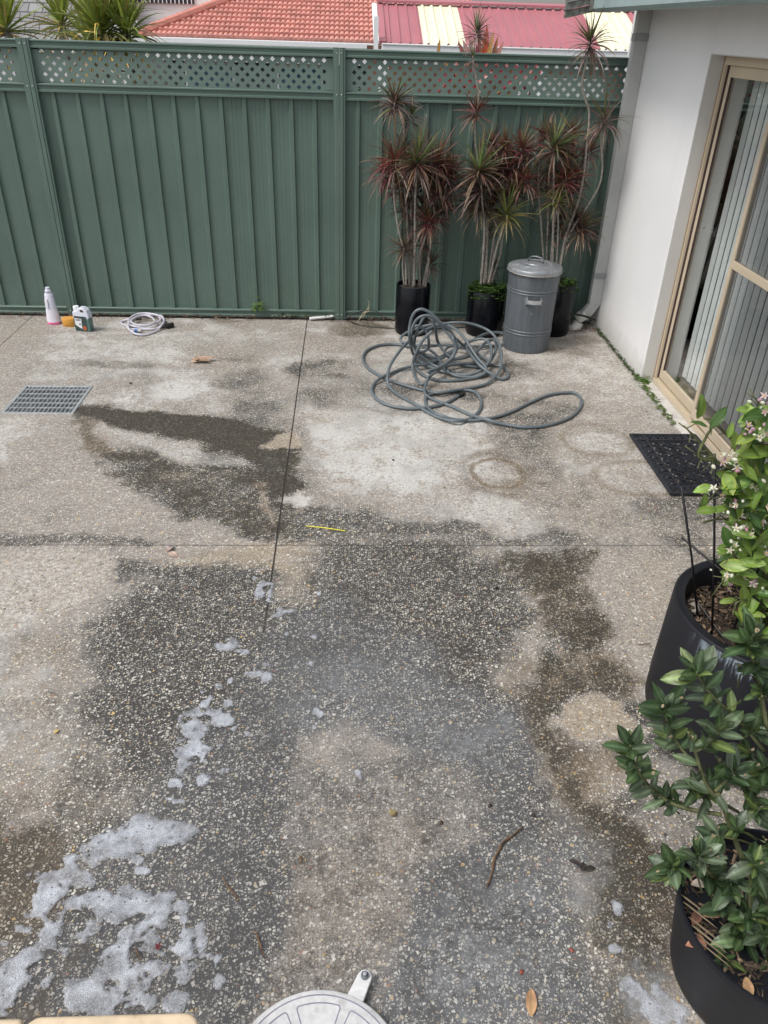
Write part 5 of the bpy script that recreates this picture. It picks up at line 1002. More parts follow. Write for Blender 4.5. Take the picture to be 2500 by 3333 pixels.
for u, v in [f_ for i_, f_ in enumerate(fs_) if i_ % 5 != 1]:
    c = lp(u, v, random.uniform(-.16, -.06)); ax = Vector((random.gauss(0, .5), random.gauss(-.7, .3), random.gauss(.5, .4))).normalized(); t = ax.orthogonal().normalized(); s_ = ax.cross(t); pk = random.random() < .22
    opn = random.uniform(.35, 1.3); fl = MB()
    for j in range(5):
        a = j*1.2566; d = (t*math.cos(a)+s_*math.sin(a))*opn+ax*.55; col = (.66, .52, .54) if pk else (.80, .78, .70); broad(fl, c, d, ax, random.uniform(.013, .018), .0068, col, tuple(min(1, x*1.05) for x in col), curl=.5, seg=3)
    fl.tube([c, c+ax*.010], .0022, 5, cols=lambda t_: (.75, .6, .25)); fo = fl.build('blossom', M['petal'], lem)
    for j in range(random.choice((1, 1, 2, 3))):
        q_ = c+Vector((random.gauss(0, .018), random.gauss(0, .016), random.gauss(0, .018))); col = random.choice([(.55, .30, .36), (.50, .33, .38), (.75, .75, .62), (.72, .74, .6)]); r0 = random.uniform(.003, .0055); bd_ = MB()
        d = Vector((random.gauss(0, 1), random.gauss(0, 1), random.gauss(0, 1))).normalized(); bd_.tube([q_-d*r0*1.3, q_-d*r0*.7, q_, q_+d*r0, q_+d*r0*1.6], lambda t_: r0*(.25+.9*math.sin(math.pi*min(1, t_*.9+.08))), 7, cols=lambda t_: col)
        bd_.build('bud', M['petal'], fo, smooth=True)

# second pot with the dark green shrub
QBx, QBy, QBr, QBh = 1.146, 1.121, .262, .302
shr = empty('potted_shrub', (QBx, QBy, 0), label='dark green leafy shrub in a black plastic pot at the lower right corner', cat='potted plant')
b = MB(); b.lathe([(.20, 0), (.218, .01), (.223, .03), (QBr-.004, QBh-.02), (QBr, QBh-.018), (QBr, QBh), (QBr-.008, QBh), (QBr-.012, QBh-.06)], 72, (QBx, QBy, 0)); b.build('pot', M['black_plastic'], shr, smooth=True, angle=50)
mulch(shr, QBx, QBy, .246, QBh-.075, 500)
def zs(x, y): return 1900+x/2.765, 1900+y/2.765
def zs2(x, y): return 1900+x/2.765, 2600+y/2.765
sy0 = QBy
def sp_(u, v, dy=0): return gy(u, v, sy0+dy)
base = Vector((QBx+.02, QBy+.02, QBh-.07))
# branch: list of points, then leaf whorls along the outer half
B_ = [([base, sp_(2420, 2800, .02), sp_(2345, 2600, .05), sp_(*zs(1170, 1900), .05), sp_(*zs(1080, 1750), .06), sp_(*zs(1000, 1500), .08), sp_(*zs(940, 1330), .08)], .007, 0),
      ([sp_(*zs(1240, 2080), .05), sp_(*zs(960, 2030), .08), sp_(*zs(760, 1960), .10), sp_(*zs(600, 1830), .12), sp_(*zs(500, 1700), .12), sp_(*zs(440, 1560), .12), sp_(*zs(420, 1450), .12)], .005, 1),
      ([sp_(*zs(960, 1580), .10), sp_(*zs(870, 1470), .12), sp_(*zs(790, 1340), .13), sp_(*zs(740, 1200), .13), sp_(*zs(730, 1090), .13)], .0035, 1),
      ([sp_(*zs(1620, 1500), .10), sp_(*zs(1400, 1230), .12), sp_(*zs(1230, 1080), .12), sp_(*zs(1100, 940), .12), sp_(*zs(1010, 790), .12)], .0045, 1),
      ([sp_(*zs(1650, 1300), .10), sp_(*zs(1560, 800), .14), sp_(*zs(1500, 600), .14), sp_(*zs(1530, 450), .14)], .005, 1),
      ([base, sp_(2520, 2700, .02), sp_(2560, 2300, .1), sp_(2600, 2150, .1)], .008, 0),
      ([sp_(*zs(1000, 1510), .08), sp_(*zs(1120, 1440), .08), sp_(*zs(1240, 1300), .08)], .004, 1),
      ([sp_(*zs(1180, 1870), .05), sp_(*zs(1300, 1750), .07), sp_(*zs(1360, 1680), .07)], .004, 1),
      ([sp_(*zs(1400, 2120), .05), sp_(*zs(1520, 1950), .08), sp_(*zs(1640, 1780), .08)], .003, 1),
      ([base, sp_(2370, 2900, -.02), sp_(*zs2(1050, 560), -.06), sp_(*zs2(1050, 500), -.08)], .006, 1),
      ([sp_(*zs2(1300, 700), -.03), sp_(*zs2(900, 650), -.05), sp_(*zs2(780, 620), -.06)], .004, 1),
      ([base, sp_(2450, 3000, -.05), sp_(*zs2(1500, 640), -.08), sp_(*zs2(1540, 600), -.08)], .005, 1),
      ([base, sp_(2440, 3060, -.03), sp_(*zs2(1420, 1250), -.06)], .004, 1), ([base, sp_(2400, 3080, -.03), sp_(*zs2(1280, 1430), -.07)], .004, 1), ([base, sp_(2500, 3000, -.08), sp_(2530, 2900, -.1)], .005, 1)]
sh_b = MB(); sh_l = MB()
DK = [(.028, .052, .020), (.038, .070, .024), (.052, .086, .032), (.060, .085, .048), (.080, .115, .032), (.035, .060, .028)]
def shrub_leaf(c, d, L_, nrm=None):
    col = random.choice(DK); f = random.uniform(.8, 1.25); col = tuple(x*f for x in col); rib = tuple(x*2.0+.015 for x in col)
    ed = random.choice([None, None, None, (.10, .15, .05)]) 
    broad(sh_l, c, d, nrm or Vector((random.gauss(0, .35), random.gauss(-.45, .35), 1)), L_, L_*random.uniform(.40, .52), col, rib, ed, curl=random.uniform(-.1, .7))
    if random.random() < .10:
        q_ = c+d.normalized()*L_*random.uniform(.6, .9)+Vector((0, -.002, .004)); sz = L_*.09
        sh_l.add([q_+Vector((math.cos(a), 0.3*math.sin(a), math.sin(a)))*sz*random.uniform(.6, 1.2) for a in (0, 1, 2.1, 3.1, 4.2, 5.2)], [(0, 1, 2, 3, 4, 5)], [(.34, .27, .17)]*6)
def whorl(c, ax, n, L_):
    t = ax.orthogonal().normalized(); s_ = ax.cross(t)
    for j in range(n):
        a = j*2.39996+random.uniform(-.2, .2); k = j/max(1, n-1); d = (t*math.cos(a)+s_*math.sin(a))*(1.1-.7*k)+ax*(.35+.9*k); shrub_leaf(c-ax*.02*(1-k), d, L_*random.uniform(.55, 1.2)*(1-.3*k))
for P_, rr, tip in B_:
    P_ = [Vector(p) for p in P_]; sp3 = spline(P_, 6); sh_b.tube(sp3, lambda t: rr*(1-.65*t)+.0006, 7)
    n = len(sp3)
    for i in range(int(n*.25), n-2, 2):
        d0 = (sp3[i+1]-sp3[i]).normalized(); t = d0.orthogonal().normalized(); s_ = d0.cross(t); a = i*2.4
        for q_ in range(1 if rr > .006 else 2):
            d = (t*math.cos(a+q_*3)+s_*math.sin(a+q_*3))*1.0+d0*.6; shrub_leaf(sp3[i], d, random.uniform(.045, .070))
    if tip: whorl(sp3[-1], (sp3[-1]-sp3[-3]).normalized(), 8, .076)
for u, v, dy in ((*zs2(1060, 500), -.09), (*zs2(1540, 600), -.10), (*zs2(1290, 1450), -.08), (*zs2(800, 600), -.06), (2480, 2250, .12), (2460, 2380, .1), (2490, 2500, .08), (2470, 2640, .05), (2440, 2450, .12), (2500, 2760, 0), (2400, 2700, .02), (2330, 2720, .0), (2470, 2880, -.08), (2440, 2980, -.08), (2490, 3050, -.1), (2400, 3010, -.06), (2360, 2950, -.05), (2500, 3120, -.08), (2460, 2180, .14), (2380, 2880, -.06), (2330, 2860, -.04), (2260, 2560, .1), (2290, 2590, .08), (2180, 2600, .12), (2440, 2100, .12), (2500, 2350, .12)):
    ax = Vector((random.gauss(-.3, .3), random.gauss(-.4, .25), random.gauss(.8, .2))).normalized(); c = sp_(u, v, dy); whorl(c, ax, 8, .07); sh_b.tube([c, c-ax*.06+Vector((.03, .02, -.03)), c-ax*.12+Vector((.09, .03, -.08))], .0025, 6)
sh_b.build('branches', M['twig'], shr, smooth=True); sh_l.build('leaves', M['leaf_dark'], shr)
# dead leaves and straw resting in the shrub pot
dl = MB()
for u, v, c_ in ((2275, 3040, (.30, .13, .08)), (2300, 3075, (.36, .17, .10)), (2250, 2880, (.40, .34, .28)), (2290, 2980, (.48, .26, .16)), (2430, 3180, (.42, .26, .13)), (2255, 3010, (.26, .12, .08))):
    p0 = gz(u, v, QBh-.04); broad(dl, p0, Vector((random.gauss(0, 1), random.gauss(0, 1), .1)), Vector((0, 0, 1)), .055, .03, c_, tuple(x*.8 for x in c_), curl=1.2)
for k in range(7):
    p0 = gz(2215+k*9, 2910+k*25, QBh-.03); blade(dl, p0, Vector((.6, -.8, .1)), .10, .005, .1, (.25, .19, .12))
dl.build('dead_leaves', M['dry'], shr)

# ------------------------------------------------------------------ bottom edge: cast disc and cream box
dc = (-.071, .869); dr = .230; zt = .050
disc = empty('round_base', (dc[0], dc[1], 0), label='round off-white cast disc with wedge shaped recesses and a bolted lug, bottom centre', cat='base')
b = MB(); b.lathe([(dr-.02, 0), (dr-.002, .006), (dr, .03), (dr-.006, zt-.008), (dr-.022, zt), (.0, zt)], 96, (dc[0], dc[1], 0)); b.build('disc', M['castdisc'], disc, smooth=True, angle=35)
def ringpts(r_, a0, a1, n=40): return [(dc[0]+r_*math.cos(R(a0+(a1-a0)*i/n)), dc[1]+r_*math.sin(R(a0+(a1-a0)*i/n))) for i in range(n+1)]
b = MB(); ribbon(b, ringpts(.208, 0, 360, 96), .0035, zt-.001, zt+.0012)
for k in range(8):
    a0, a1 = k*45+28, k*45+62; ro_, ri_ = .188, .095
    def pt(r_, a): return (dc[0]+r_*math.cos(R(a)), dc[1]+r_*math.sin(R(a)))
    pts = [pt(ro_, a0+(a1-a0)*i/10) for i in range(11)]+[pt(ro_-.006, a1+1.2), pt(ro_-.014, a1+1.2)]+[pt(ri_, a1-(a1-a0)*i/8) for i in range(9)]+[pt(ro_-.014, a0-1.2), pt(ro_-.006, a0-1.2), pt(ro_, a0)]
    ribbon(b, pts, .0035, zt-.001, zt+.0012)
ribbon(b, ringpts(.085, 0, 360, 60), .003, zt-.001, zt+.0012); b.build('groove_lines', M['discgroove'], disc)
lg = gz(1187, 3182, .03); cdir = (Vector((lg.x, lg.y, 0))-Vector((dc[0], dc[1], 0))).normalized(); sd_ = Vector((-cdir.y, cdir.x, 0))
pl_ = []
for i in range(9): a = R(-90+180*i/8); pl_.append(Vector((lg.x, lg.y, 0))+cdir*math.cos(a)*.020+sd_*math.sin(a)*.020)
inn = Vector((dc[0], dc[1], 0))+cdir*(dr-.012); pl_ += [inn+sd_*.024, inn-sd_*.024]
b = MB(); b.prism([(p.x, p.y) for p in pl_], .022, .036, lambda a, c, d: Vector((a, c, d))); lug = bevel(b.build('lug', M['castdisc'], disc), .003)
b = MB(); b.lathe([(.0105, .036), (.0105, .046), (.0075, .049), (.0065, .046), (0, .046)], 18, (lg.x, lg.y, 0)); b.build('bolt', M['darksteel'], lug, smooth=True, angle=30)
b = MB(); b.lathe([(.0055, .046), (.0055, .052), (0, .053)], 14, (lg.x, lg.y, 0)); b.build('bolt_tip', M['steel'], lug, smooth=True, angle=30)
ztb = .39
cA = gz(640, 3335, ztb); cB = gz(110, 3292, ztb); cM = gz(560, 3293, ztb)
cb = empty('cream_box', (cB.x-.1, cB.y-.2, 0), label='cream plastic storage box with rounded lid, its edge showing at the bottom left corner', cat='box')
def rbox(x0, x1, y0, y1, z0, z1, r_, mat, name, par):
    pts = []
    for cx, cy, a0 in ((x1-r_, y0+r_, -90), (x1-r_, y1-r_, 0), (x0+r_, y1-r_, 90), (x0+r_, y0+r_, 180)): pts += [(cx+r_*math.cos(R(a0+15*i)), cy+r_*math.sin(R(a0+15*i))) for i in range(7)]
    b = MB(); b.prism(pts, z0, z1, lambda a, c, d: Vector((a, c, d))); return bevel(b.build(name, mat, par), .010, 4)
x1_ = gz(648, 3333, ztb).x
xs_ = gz(88, 3293, ztb).x
rbox(xs_+.001, x1_, cM.y-.34, cM.y, ztb-.05, ztb, .035, M['boxcream'], 'lid', cb)
rbox(xs_-.45, xs_-.003, cM.y-.34, cM.y-.002, ztb-.05, ztb-.001, .012, M['boxcream'], 'lid', cb)
rbox(xs_-.42, x1_-.03, cM.y-.32, cM.y-.03, 0, ztb-.048, .03, M['boxcream'], 'body', cb)

# ------------------------------------------------------------------ little things on the paving
def leaf_thing(name, label, cat, u, v, L_, W_, ang, col, curl=.8, n=1, group=None):
    mb = MB(); c = gz(u, v, .004)
    for k in range(n):
        a = R(ang+k*random.uniform(40, 130)); broad(mb, c+Vector((random.uniform(-.01, .01), random.uniform(-.01, .01), .004+.006*k)), Vector((math.cos(a), math.sin(a), .12)), Vector((0, 0, 1)), L_*random.uniform(.8, 1), W_, tuple(x*random.uniform(.8, 1.1) for x in col), tuple(x*.7 for x in col), curl=curl, seg=7)
    o = mb.build(name, M['dry'], origin=c); md = o.modifiers.new('s', 'SOLIDIFY'); md.thickness = .0008; tag(o, label, cat, group); return o
mb = MB(); c = gz(648, 1180, 0)
for a, L_, W_, cu_, z in ((15, .19, .055, .5, .01), (160, .12, .05, 1.2, .025), (60, .10, .045, 1.4, .03), (-20, .16, .045, .9, .02), (200, .09, .03, .5, .008)):
    col = random.choice([(.42, .29, .19), (.36, .24, .16), (.48, .34, .24)]); broad(mb, c+Vector((-.06*math.cos(R(a)), -.05*math.sin(R(a)), z)), Vector((math.cos(R(a)), math.sin(R(a)), .25)), Vector((0, -.4, 1)), L_, W_, col, tuple(x*.6 for x in col), curl=cu_, seg=7)
o = mb.build('dry_leaf', M['dry'], origin=c); md = o.modifiers.new('s', 'SOLIDIFY'); md.thickness = .001; tag(o, 'large crumpled tan dry leaf lying in the middle of the upper left paving', 'leaf')
leaf_thing('dry_leaf', 'small pale brown dry leaf just below the cross joint on the left', 'leaf', 545, 1800, .075, .035, -30, (.42, .31, .24), 1.0, 2)
leaf_thing('dry_leaf', 'yellow tan pointed leaf at the bottom edge, right of the round disc', 'leaf', 1738, 3320, .075, .034, 78, (.44, .29, .14), .5)
leaf_thing('dry_leaf', 'tiny yellow leaf lying on beige paving at the left', 'leaf', 175, 2395, .022, .016, 60, (.52, .38, .14), .6)
leaf_thing('dry_leaf', 'small round brown leaf lying on the wet paving near the centre bottom', 'leaf', 1268, 2660, .030, .026, 20, (.30, .22, .11), .9, 2)
leaf_thing('dry_leaf', 'small dark curled leaf right of the long twig', 'leaf', 1895, 2832, .05, .020, 20, (.035, .028, .025), 1.2, 3)
mb = MB(); c = gz(515, 3080, .012)
for k in range(5): a = k*1.256; broad(mb, c, Vector((math.cos(a), math.sin(a), .1)), Vector((0, 0, 1)), .012, .007, (.12, .012, .015), (.08, .01, .01), curl=.4, seg=3)
tag(mb.build('red_flower', M['dry'], origin=c), 'tiny dark red fallen blossom resting on the soap foam', 'blossom')
def twig(label, pts, rr, mat='twigb', z=.006):
    b = MB(); P_ = [gz(u, v, z+random.uniform(0, .006)) for u, v in pts]; b.tube(spline(P_, 7), lambda t: .78*rr*(.35+.8*math.sin(math.pi*min(1, .12+.85*t)))*(1+.25*math.sin(t*31)), 7); tag(b.build('twig', M[mat], origin=P_[0], smooth=True), label, 'twig')
twig('long curved brown strip of bark on the wet paving, lower right of centre', [(1586, 2882), (1600, 2845), (1608, 2800), (1625, 2765), (1640, 2738), (1665, 2722), (1690, 2700), (1706, 2690)], .0050)
twig('short straight twig above the round disc', [(832, 3030), (842, 3058), (851, 3085), (861, 3114)], .0038)
twig('small forked twig at the right edge of the foam', [(722, 2850), (742, 2885), (760, 2905), (778, 2930)], .0036)
twig('short dark twig piece, centre bottom of the paving', [(976, 2785), (980, 2800), (978, 2808)], .0048)
twig('small dark twig by the foam drops left of centre', [(440, 3085), (450, 3105), (458, 3120)], .0028)
twig('thin brown twig on brown-stained paving left of the big pot', [(2075, 2098), (2095, 2096), (2118, 2094)], .0022)
for label, u, v, rr, c_ in (('dark seed pod on the paving right of the twig strip', 1737, 2654, .008, (.03, .018, .014)), ('dark brown pod lying above the bark strip', 1595, 2622, .008, (.035, .02, .015)), ('dark speck of bark left of the bark strip', 1437, 2677, .008, (.045, .025, .02)), ('rust red berry lying on the wet paving', 1698, 3163, .007, (.22, .05, .03)), ('second red berry, lying nearer the pot', 1860, 3092, .007, (.24, .07, .05)),
                            ('black pebble below the cross joint at right', 1617, 1913, .009, (.01, .01, .01)), ('black pebble beside the pale stain right of the joint', 1280, 1497, .008, (.012, .01, .01)), ('small dark pebble right of the drain grate', 425, 1247, .009, (.02, .015, .012))):
    c = gz(u, v, rr*.5); b = MB(); b.col = c_
    b.lathe([(0, -rr*.5), (rr*.8, -rr*.3), (rr, 0), (rr*.75, rr*.45), (0, rr*.6)], 9, c, 1.25, .8, M=Matrix.Rotation(random.uniform(0, 3), 3, 'Z')); tag(b.build('pod', M['dry'], smooth=True, origin=c), label, 'pod' if 'peb' not in label else 'pebble')
b = MB(); P_ = [gz(996, 1712, .006), gz(1040, 1716, .007), gz(1085, 1722, .006), gz(1124, 1728, .006)]; b.tube(P_, .0028, 6); tag(b.build('straw', M['yellow'], origin=P_[0]), 'thin bright yellow plastic strip lying above the cross joint', 'plastic strip')
b = MB(); P_ = [gz(1008, 1037, .022), gz(1083, 1030, .022)]; b.tube(P_, .013, 10); tag(b.build('plastic_tube', M['white'], origin=P_[0], smooth=True, angle=40), 'short white plastic tube lying at the foot of the fence', 'tube')
# irrigation line and vine along the fence
b = MB(); P_ = [gz(1140, 1046, .01), gz(1175, 1058, .01), gz(1240, 1066, .01), gz(1330, 1070, .01), gz(1420, 1070, .008), gz(1560, 1062, .008), gz(1640, 1058, .01)]; b.tube(spline(P_, 6), .004, 6)
P_ = [gz(1120, 1040, .012), gz(1160, 1018, .07), gz(1205, 1009, .09), gz(1235, 1020, .07), gz(1247, 1045, .012)]; b.tube(spline(P_, 6), .0045, 6)
tag(b.build('irrigation_tube', M['blackp'], origin=gz(1240, 1066), smooth=True), 'thin black irrigation tube running along the ground behind the pots', 'tube')
b = MB(); P_ = [gy(1790, 1042, 6.66), gy(1850, 1023, 6.63), gy(1895, 1027, 6.63), gy(1935, 1040, 6.70)]; b.tube(spline(P_, 6), .010, 8); tag(b.build('black_pipe', M['blackp'], origin=P_[0], smooth=True), 'short black hose bent around the foot of the downpipe', 'hose')
b = MB()
for pts in ([(1168, 1042), (1180, 1022), (1195, 1008), (1202, 990), (1198, 978)], [(1185, 1018), (1200, 1012), (1200, 998)], [(1172, 1035), (1182, 1030), (1190, 1018)]):
    b.tube(spline([gy(u, v, 6.82) for u, v in pts], 6), .0035, 6)
M['drytwig'] = simple('pale_dry_stem', (.42, .36, .24), .8, var=.3, scale=50); tag(b.build('dry_vine', M['drytwig'], origin=gy(1168, 1042, 6.82)), 'pale dry forked stem standing against the fence left of the pots', 'vine')
# weeds
def weed(label, pts, n, r_, sz, col, spread_z=.03, kind=None):
    mb = MB(); c0_ = Vector(pts[0])
    for k in range(n):
        i = random.randrange(len(pts)-1) if len(pts) > 1 else 0; p0 = Vector(pts[i]).lerp(Vector(pts[min(i+1, len(pts)-1)]), random.random())+Vector((random.gauss(0, r_), random.gauss(0, r_), abs(random.gauss(0, spread_z))+.006))
        f = random.uniform(.6, 1.6); a = random.uniform(0, 6.28); c_ = tuple(x*f for x in col)
        for j in range(3): aa = a+j*2.1; broad(mb, p0, Vector((math.cos(aa), math.sin(aa), random.uniform(0, .5))), Vector((0, -.2, 1)), sz*random.uniform(.7, 1.2), sz*.8, c_, tuple(x*1.2 for x in c_), curl=.3, seg=3)
    o = mb.build('weeds' if kind else 'weed', M['leaf'], origin=c0_); tag(o, label, 'weed', kind=kind or 'stuff'); return o
wg = (.042, .066, .018)
weed('leafy green weed growing at the foot of the fence, mid panel', [gy(835, 1020, 6.87), gy(845, 1005, 6.87)], 42, .03, .018, (.10, .17, .03), .05)
weed('sparse small weeds under the fence near the centre post', [gy(900, 1030, 6.86), gy(985, 1035, 6.86), gy(1080, 1038, 6.86)], 60, .012, .013, wg, .02, 'stuff')
weed('strip of small creeping weeds along the foot of the white wall', [Vector((XW-.01, y, 0)) for y in (6.68, 6.4, 6.1, 5.8, 5.55)], 330, .012, .011, wg, .014, 'stuff')
weed('clump of green weed at the corner between wall end and door sill', [Vector((XW, 5.53, 0)), Vector((XW+.03, 5.44, 0))], 55, .016, .020, (.09, .16, .035), .02)
weed('creeping weeds along the edge of the door sill', [Vector((XW-.015, y, 0)) for y in (5.40, 5.25, 5.1, 4.9, 4.7)], 130, .012, .014, (.08, .12, .03), .014, 'stuff')
weed('small pale weed beside the white pipe foot', [gy(1855, 1043, 6.68)], 14, .014, .014, (.12, .16, .09), .03)
# dirt in the corner
dt = MB()
for k in range(150):
    p0 = Vector((random.uniform(1.95, 2.22), random.uniform(6.60, 6.82), random.uniform(.004, .02))); an = random.uniform(0, 6.28); L_ = random.uniform(.01, .03); d = Vector((math.cos(an), math.sin(an), .2)); s_ = Vector((-d.y, d.x, .3)); g_ = random.uniform(.5, 2)
    dt.add([p0-d*L_/2, p0+s_*L_*.25, p0+d*L_/2, p0-s_*L_*.25], [(0, 1, 2, 3)], [(.11*g_, .06*g_, .035*g_)]*4)
tag(dt.build('leaf_litter', M['chip']), 'brown leaf litter piled in the corner by the downpipe foot', 'leaf litter', kind='stuff')

# ------------------------------------------------------------------ beyond the fence
M['tile'] = simple('terracotta_tile', (.56, .26, .215), .7, var=.16, scale=2.2, dirt=(.44, .17, .13), dscale=5)
M['tilecap'] = simple('ridge_cap', (.55, .22, .17), .7, var=.15, scale=4)
M['crimson'] = simple('crimson_metal', (.40, .145, .165), .45, var=.05, scale=1.5)
M['creamsheet'] = simple('cream_polycarbonate', (.80, .76, .55), .45, var=.03, scale=1.5)
M['gwhite'] = simple('white_gutter', (.74, .76, .77), .4, var=.03)
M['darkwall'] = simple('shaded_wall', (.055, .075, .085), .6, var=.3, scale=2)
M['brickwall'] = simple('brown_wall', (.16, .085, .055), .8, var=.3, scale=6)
M['housewhite'] = simple('far_white_wall', (.72, .73, .73), .7, var=.03)
# tiled house
YT = 27.0
tl = gy(456, 110, YT); trp = gy(1219, 152, YT); zg = (tl.z+trp.z)/2
th = empty('tiled_house', (3, YT, 0), label='house with orange terracotta tiled hip roof and white gutter beyond the fence', cat='house')
X0t, X1t = tl.x, gy(1219, 152, YT).x
def tileroof(x0, x1, y0, nrow, hip, par, pitch=.40, cw=.30, rl=.33):
    b = MB(); rows = []; xs_ = np.arange(x0, x1+.01, cw/2/8)
    prof = np.abs(np.sin((xs_-x0)/(cw/2)*math.pi))**.6*.055
    run = rl*.93
    for r_ in range(nrow):
        yA, yB = y0+r_*run, y0+(r_+1)*run; zA, zB = zg+r_*run*pitch, zg+(r_+1)*run*pitch
        xl = x0+(r_*run if hip else 0)
        idx_ = [i for i in range(len(xs_)) if xs_[i] >= xl-.01]
        if len(idx_) < 2: break
        vs = [(xs_[i], yA+.02, zA-.02) for i in idx_]+[(xs_[i], yA-.03, zA+.055+prof[i]) for i in idx_]+[(xs_[i], yB, zB+.004+prof[i]) for i in idx_]; n = len(idx_)
        b.add(vs, [(k, k+1, n+k+1, n+k) for k in range(n-1)]+[(n+k, n+k+1, 2*n+k+1, 2*n+k) for k in range(n-1)])
    return b.build('roof', M['tile'], par)
tileroof(X0t, X1t+3.2, YT, 17, True, th)
b = MB()
for k in range(16):
    y = YT+k*.33; a_ = Vector((X0t+k*.33-.02, y, zg+.08+k*.33*.40)); c_ = a_+Vector((.36, .36, .148)); b.tube([a_+Vector((0, 0, .02)), c_+Vector((0, 0, .005))], .13, 8)
b.build('ridge_cap', M['tilecap'], th)
# left slope of the hip
b = MB(); b.add([(X0t-.02, YT, zg), (X0t-.02, YT+9, zg), (X0t+5.3, YT+5.3, zg+2.1)], [(0, 2, 1)]); b.build('hip_slope', M['tile'], th)
b = MB(); b.box((X0t-.25, YT-.14, zg-.14), (X1t-.02, YT-.02, zg+.01)); b.box((X0t-.15, YT-.02, zg-.58), (X1t, YT+.02, zg-.1)); bevel(b.build('gutter', M['gwhite'], th), .02)
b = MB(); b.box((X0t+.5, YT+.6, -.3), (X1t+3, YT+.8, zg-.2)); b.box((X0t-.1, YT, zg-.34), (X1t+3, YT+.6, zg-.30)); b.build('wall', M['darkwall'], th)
for u0, u1, z0, z1 in ((600, 760, .2, 1.2), (900, 1050, .2, 1.2)):
    a_, c_ = gy(u0, 200, YT+.6), gy(u1, 200, YT+.6); b = MB(); b.box((a_.x, YT+.55, z0), (c_.x, YT+.6, z1)); fr2 = b.build('window', M['gwhite'], th); b = MB(); b.box((a_.x+.06, YT+.54, z0+.06), (c_.x-.06, YT+.55, z1-.06)); b.build('pane', simple('far_glass', (.06, .12, .16), .1), fr2)
# small lower roof to the left
# metal-roofed carport
YC = 18.0; cp = empty('carport', (4, YC, 0), label='carport with crimson metal roof and cream translucent sheets beyond the fence', cat='carport')
zc = (gy(1239, 143, YC).z+gy(2035, 165, YC).z)/2; Lc = 2.07; sl = .345
def XC(u, v=150): return gy(u, v, YC).x
bounds = [(XC(1253), XC(1378), 'crimson'), (XC(1378), XC(1518), 'creamsheet'), (XC(1518), XC(1957), 'crimson'), (XC(1957), XC(2115), 'creamsheet'), (XC(2115), XC(2300), 'crimson')]
for x0, x1, mm in bounds:
    b = MB(); pts = []; x = x0
    while x < x1-.02:
        e_ = min(x+.2, x1); 
        if mm == 'crimson': pts += [(x, 0), (x+.07, 0), (x+.085, .034), (x+.115, .034), (x+.13, 0)]
        else: pts += [(x, 0), (x+.06, 0), (x+.08, .030), (x+.10, .038), (x+.12, .030), (x+.14, 0)]
        x += .2
    pts = [p for p in pts if p[0] < x1]; pts.append((x1, 0)); n = len(pts); dz = 0 if mm == 'crimson' else .004
    vs = [(a, YC-.02, zc+h+dz) for a, h in pts]+[(a, YC+Lc, zc+h+dz+Lc*sl) for a, h in pts]; b.add(vs, [(k, k+1, n+k+1, n+k) for k in range(n-1)]); o = b.build('roof_sheet', M[mm], cp); md = o.modifiers.new('s', 'SOLIDIFY'); md.thickness = .004
b = MB(); xl, xr = XC(1239), XC(2300)
b.box((xl-.02, YC-.02, zc), (xl+.09, YC, zc+.06)); b.add([(xl-.02, YC-.05, zc+.05), (xl+.10, YC-.05, zc+.05), (xl+.10, YC+Lc+.1, zc+.05+Lc*sl), (xl-.02, YC+Lc+.1, zc+.05+Lc*sl)], [(0, 1, 2, 3)])
b.prism([(YC+Lc-.12, zc+Lc*sl+.01), (YC+Lc+.05, zc+Lc*sl+.06), (YC+Lc+.05, zc+Lc*sl+.10), (YC+Lc-.12, zc+Lc*sl+.055)], xl-.02, xr, lambda a, c, d: Vector((d, a, c))); b.build('flashing', M['crimson'], cp)
b = MB(); b.box((xl+.02, YC-.16, zc-.15), (xr, YC-.03, zc+.005)); b.box((xl+.02, YC-.03, zc-.34), (xr, YC-.005, zc-.05)); b.box((xl+.02, YC-.18, zc-.02), (xr, YC-.16, zc+.01)); bevel(b.build('gutter', M['gwhite'], cp), .01)
b = MB(); b.box((xl-.14, YC-.05, zc-.28), (xl-.05, YC+.02, zc+.45)); b.add([(xl-.14, YC-.05, zc), (xl-.03, YC-.05, zc), (xl-.03, YC+Lc, zc+Lc*sl), (xl-.14, YC+Lc, zc+Lc*sl)], [(0, 1, 2, 3)]); b.build('fascia', M['gwhite'], cp)
for u in (1258, 1770, 1240):
    x = XC(u); b = MB(); b.box((x-.05, YC-.05, -.3), (x+.05, YC+.05, zc-.1)); b.build('post', M['gwhite'], cp)
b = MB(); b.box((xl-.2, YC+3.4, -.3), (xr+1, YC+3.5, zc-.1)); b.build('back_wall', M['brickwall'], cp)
b = MB(); b.box((XC(1700), YC+.3, .2), (XC(2000), YC+.34, 1.45)); b.build('screen_panel', M['housewhite'], cp)
# far white house with grey shingle roof at the top left
m, nt, p = nm('grey_shingle'); br_ = N(nt, 'TexBrick'); br_.inputs['Color1'].default_value = (.20, .20, .205, 1); br_.inputs['Color2'].default_value = (.27, .27, .27, 1); br_.inputs['Mortar'].default_value = (.07, .07, .075, 1); br_.inputs['Scale'].default_value = 1.0; br_.inputs['Brick Width'].default_value = .45; br_.inputs['Row Height'].default_value = .26; br_.inputs['Mortar Size'].default_value = .02
tcn = N(nt, 'TexCoord'); mp = N(nt, 'Mapping'); mp.inputs['Rotation'].default_value = (R(90), 0, 0); nt.links.new(tcn.outputs['Object'], mp.inputs[0]); nt.links.new(mp.outputs[0], br_.inputs['Vector']); nt.links.new(br_.outputs[0], p.inputs['Base Color']); p.inputs['Roughness'].default_value = .8; M['shingle'] = m
YH = 32.0; fh = empty('far_white_house', (-6, YH, 0), label='white two storey house with grey tiled roof, far behind the yucca leaves', cat='house')
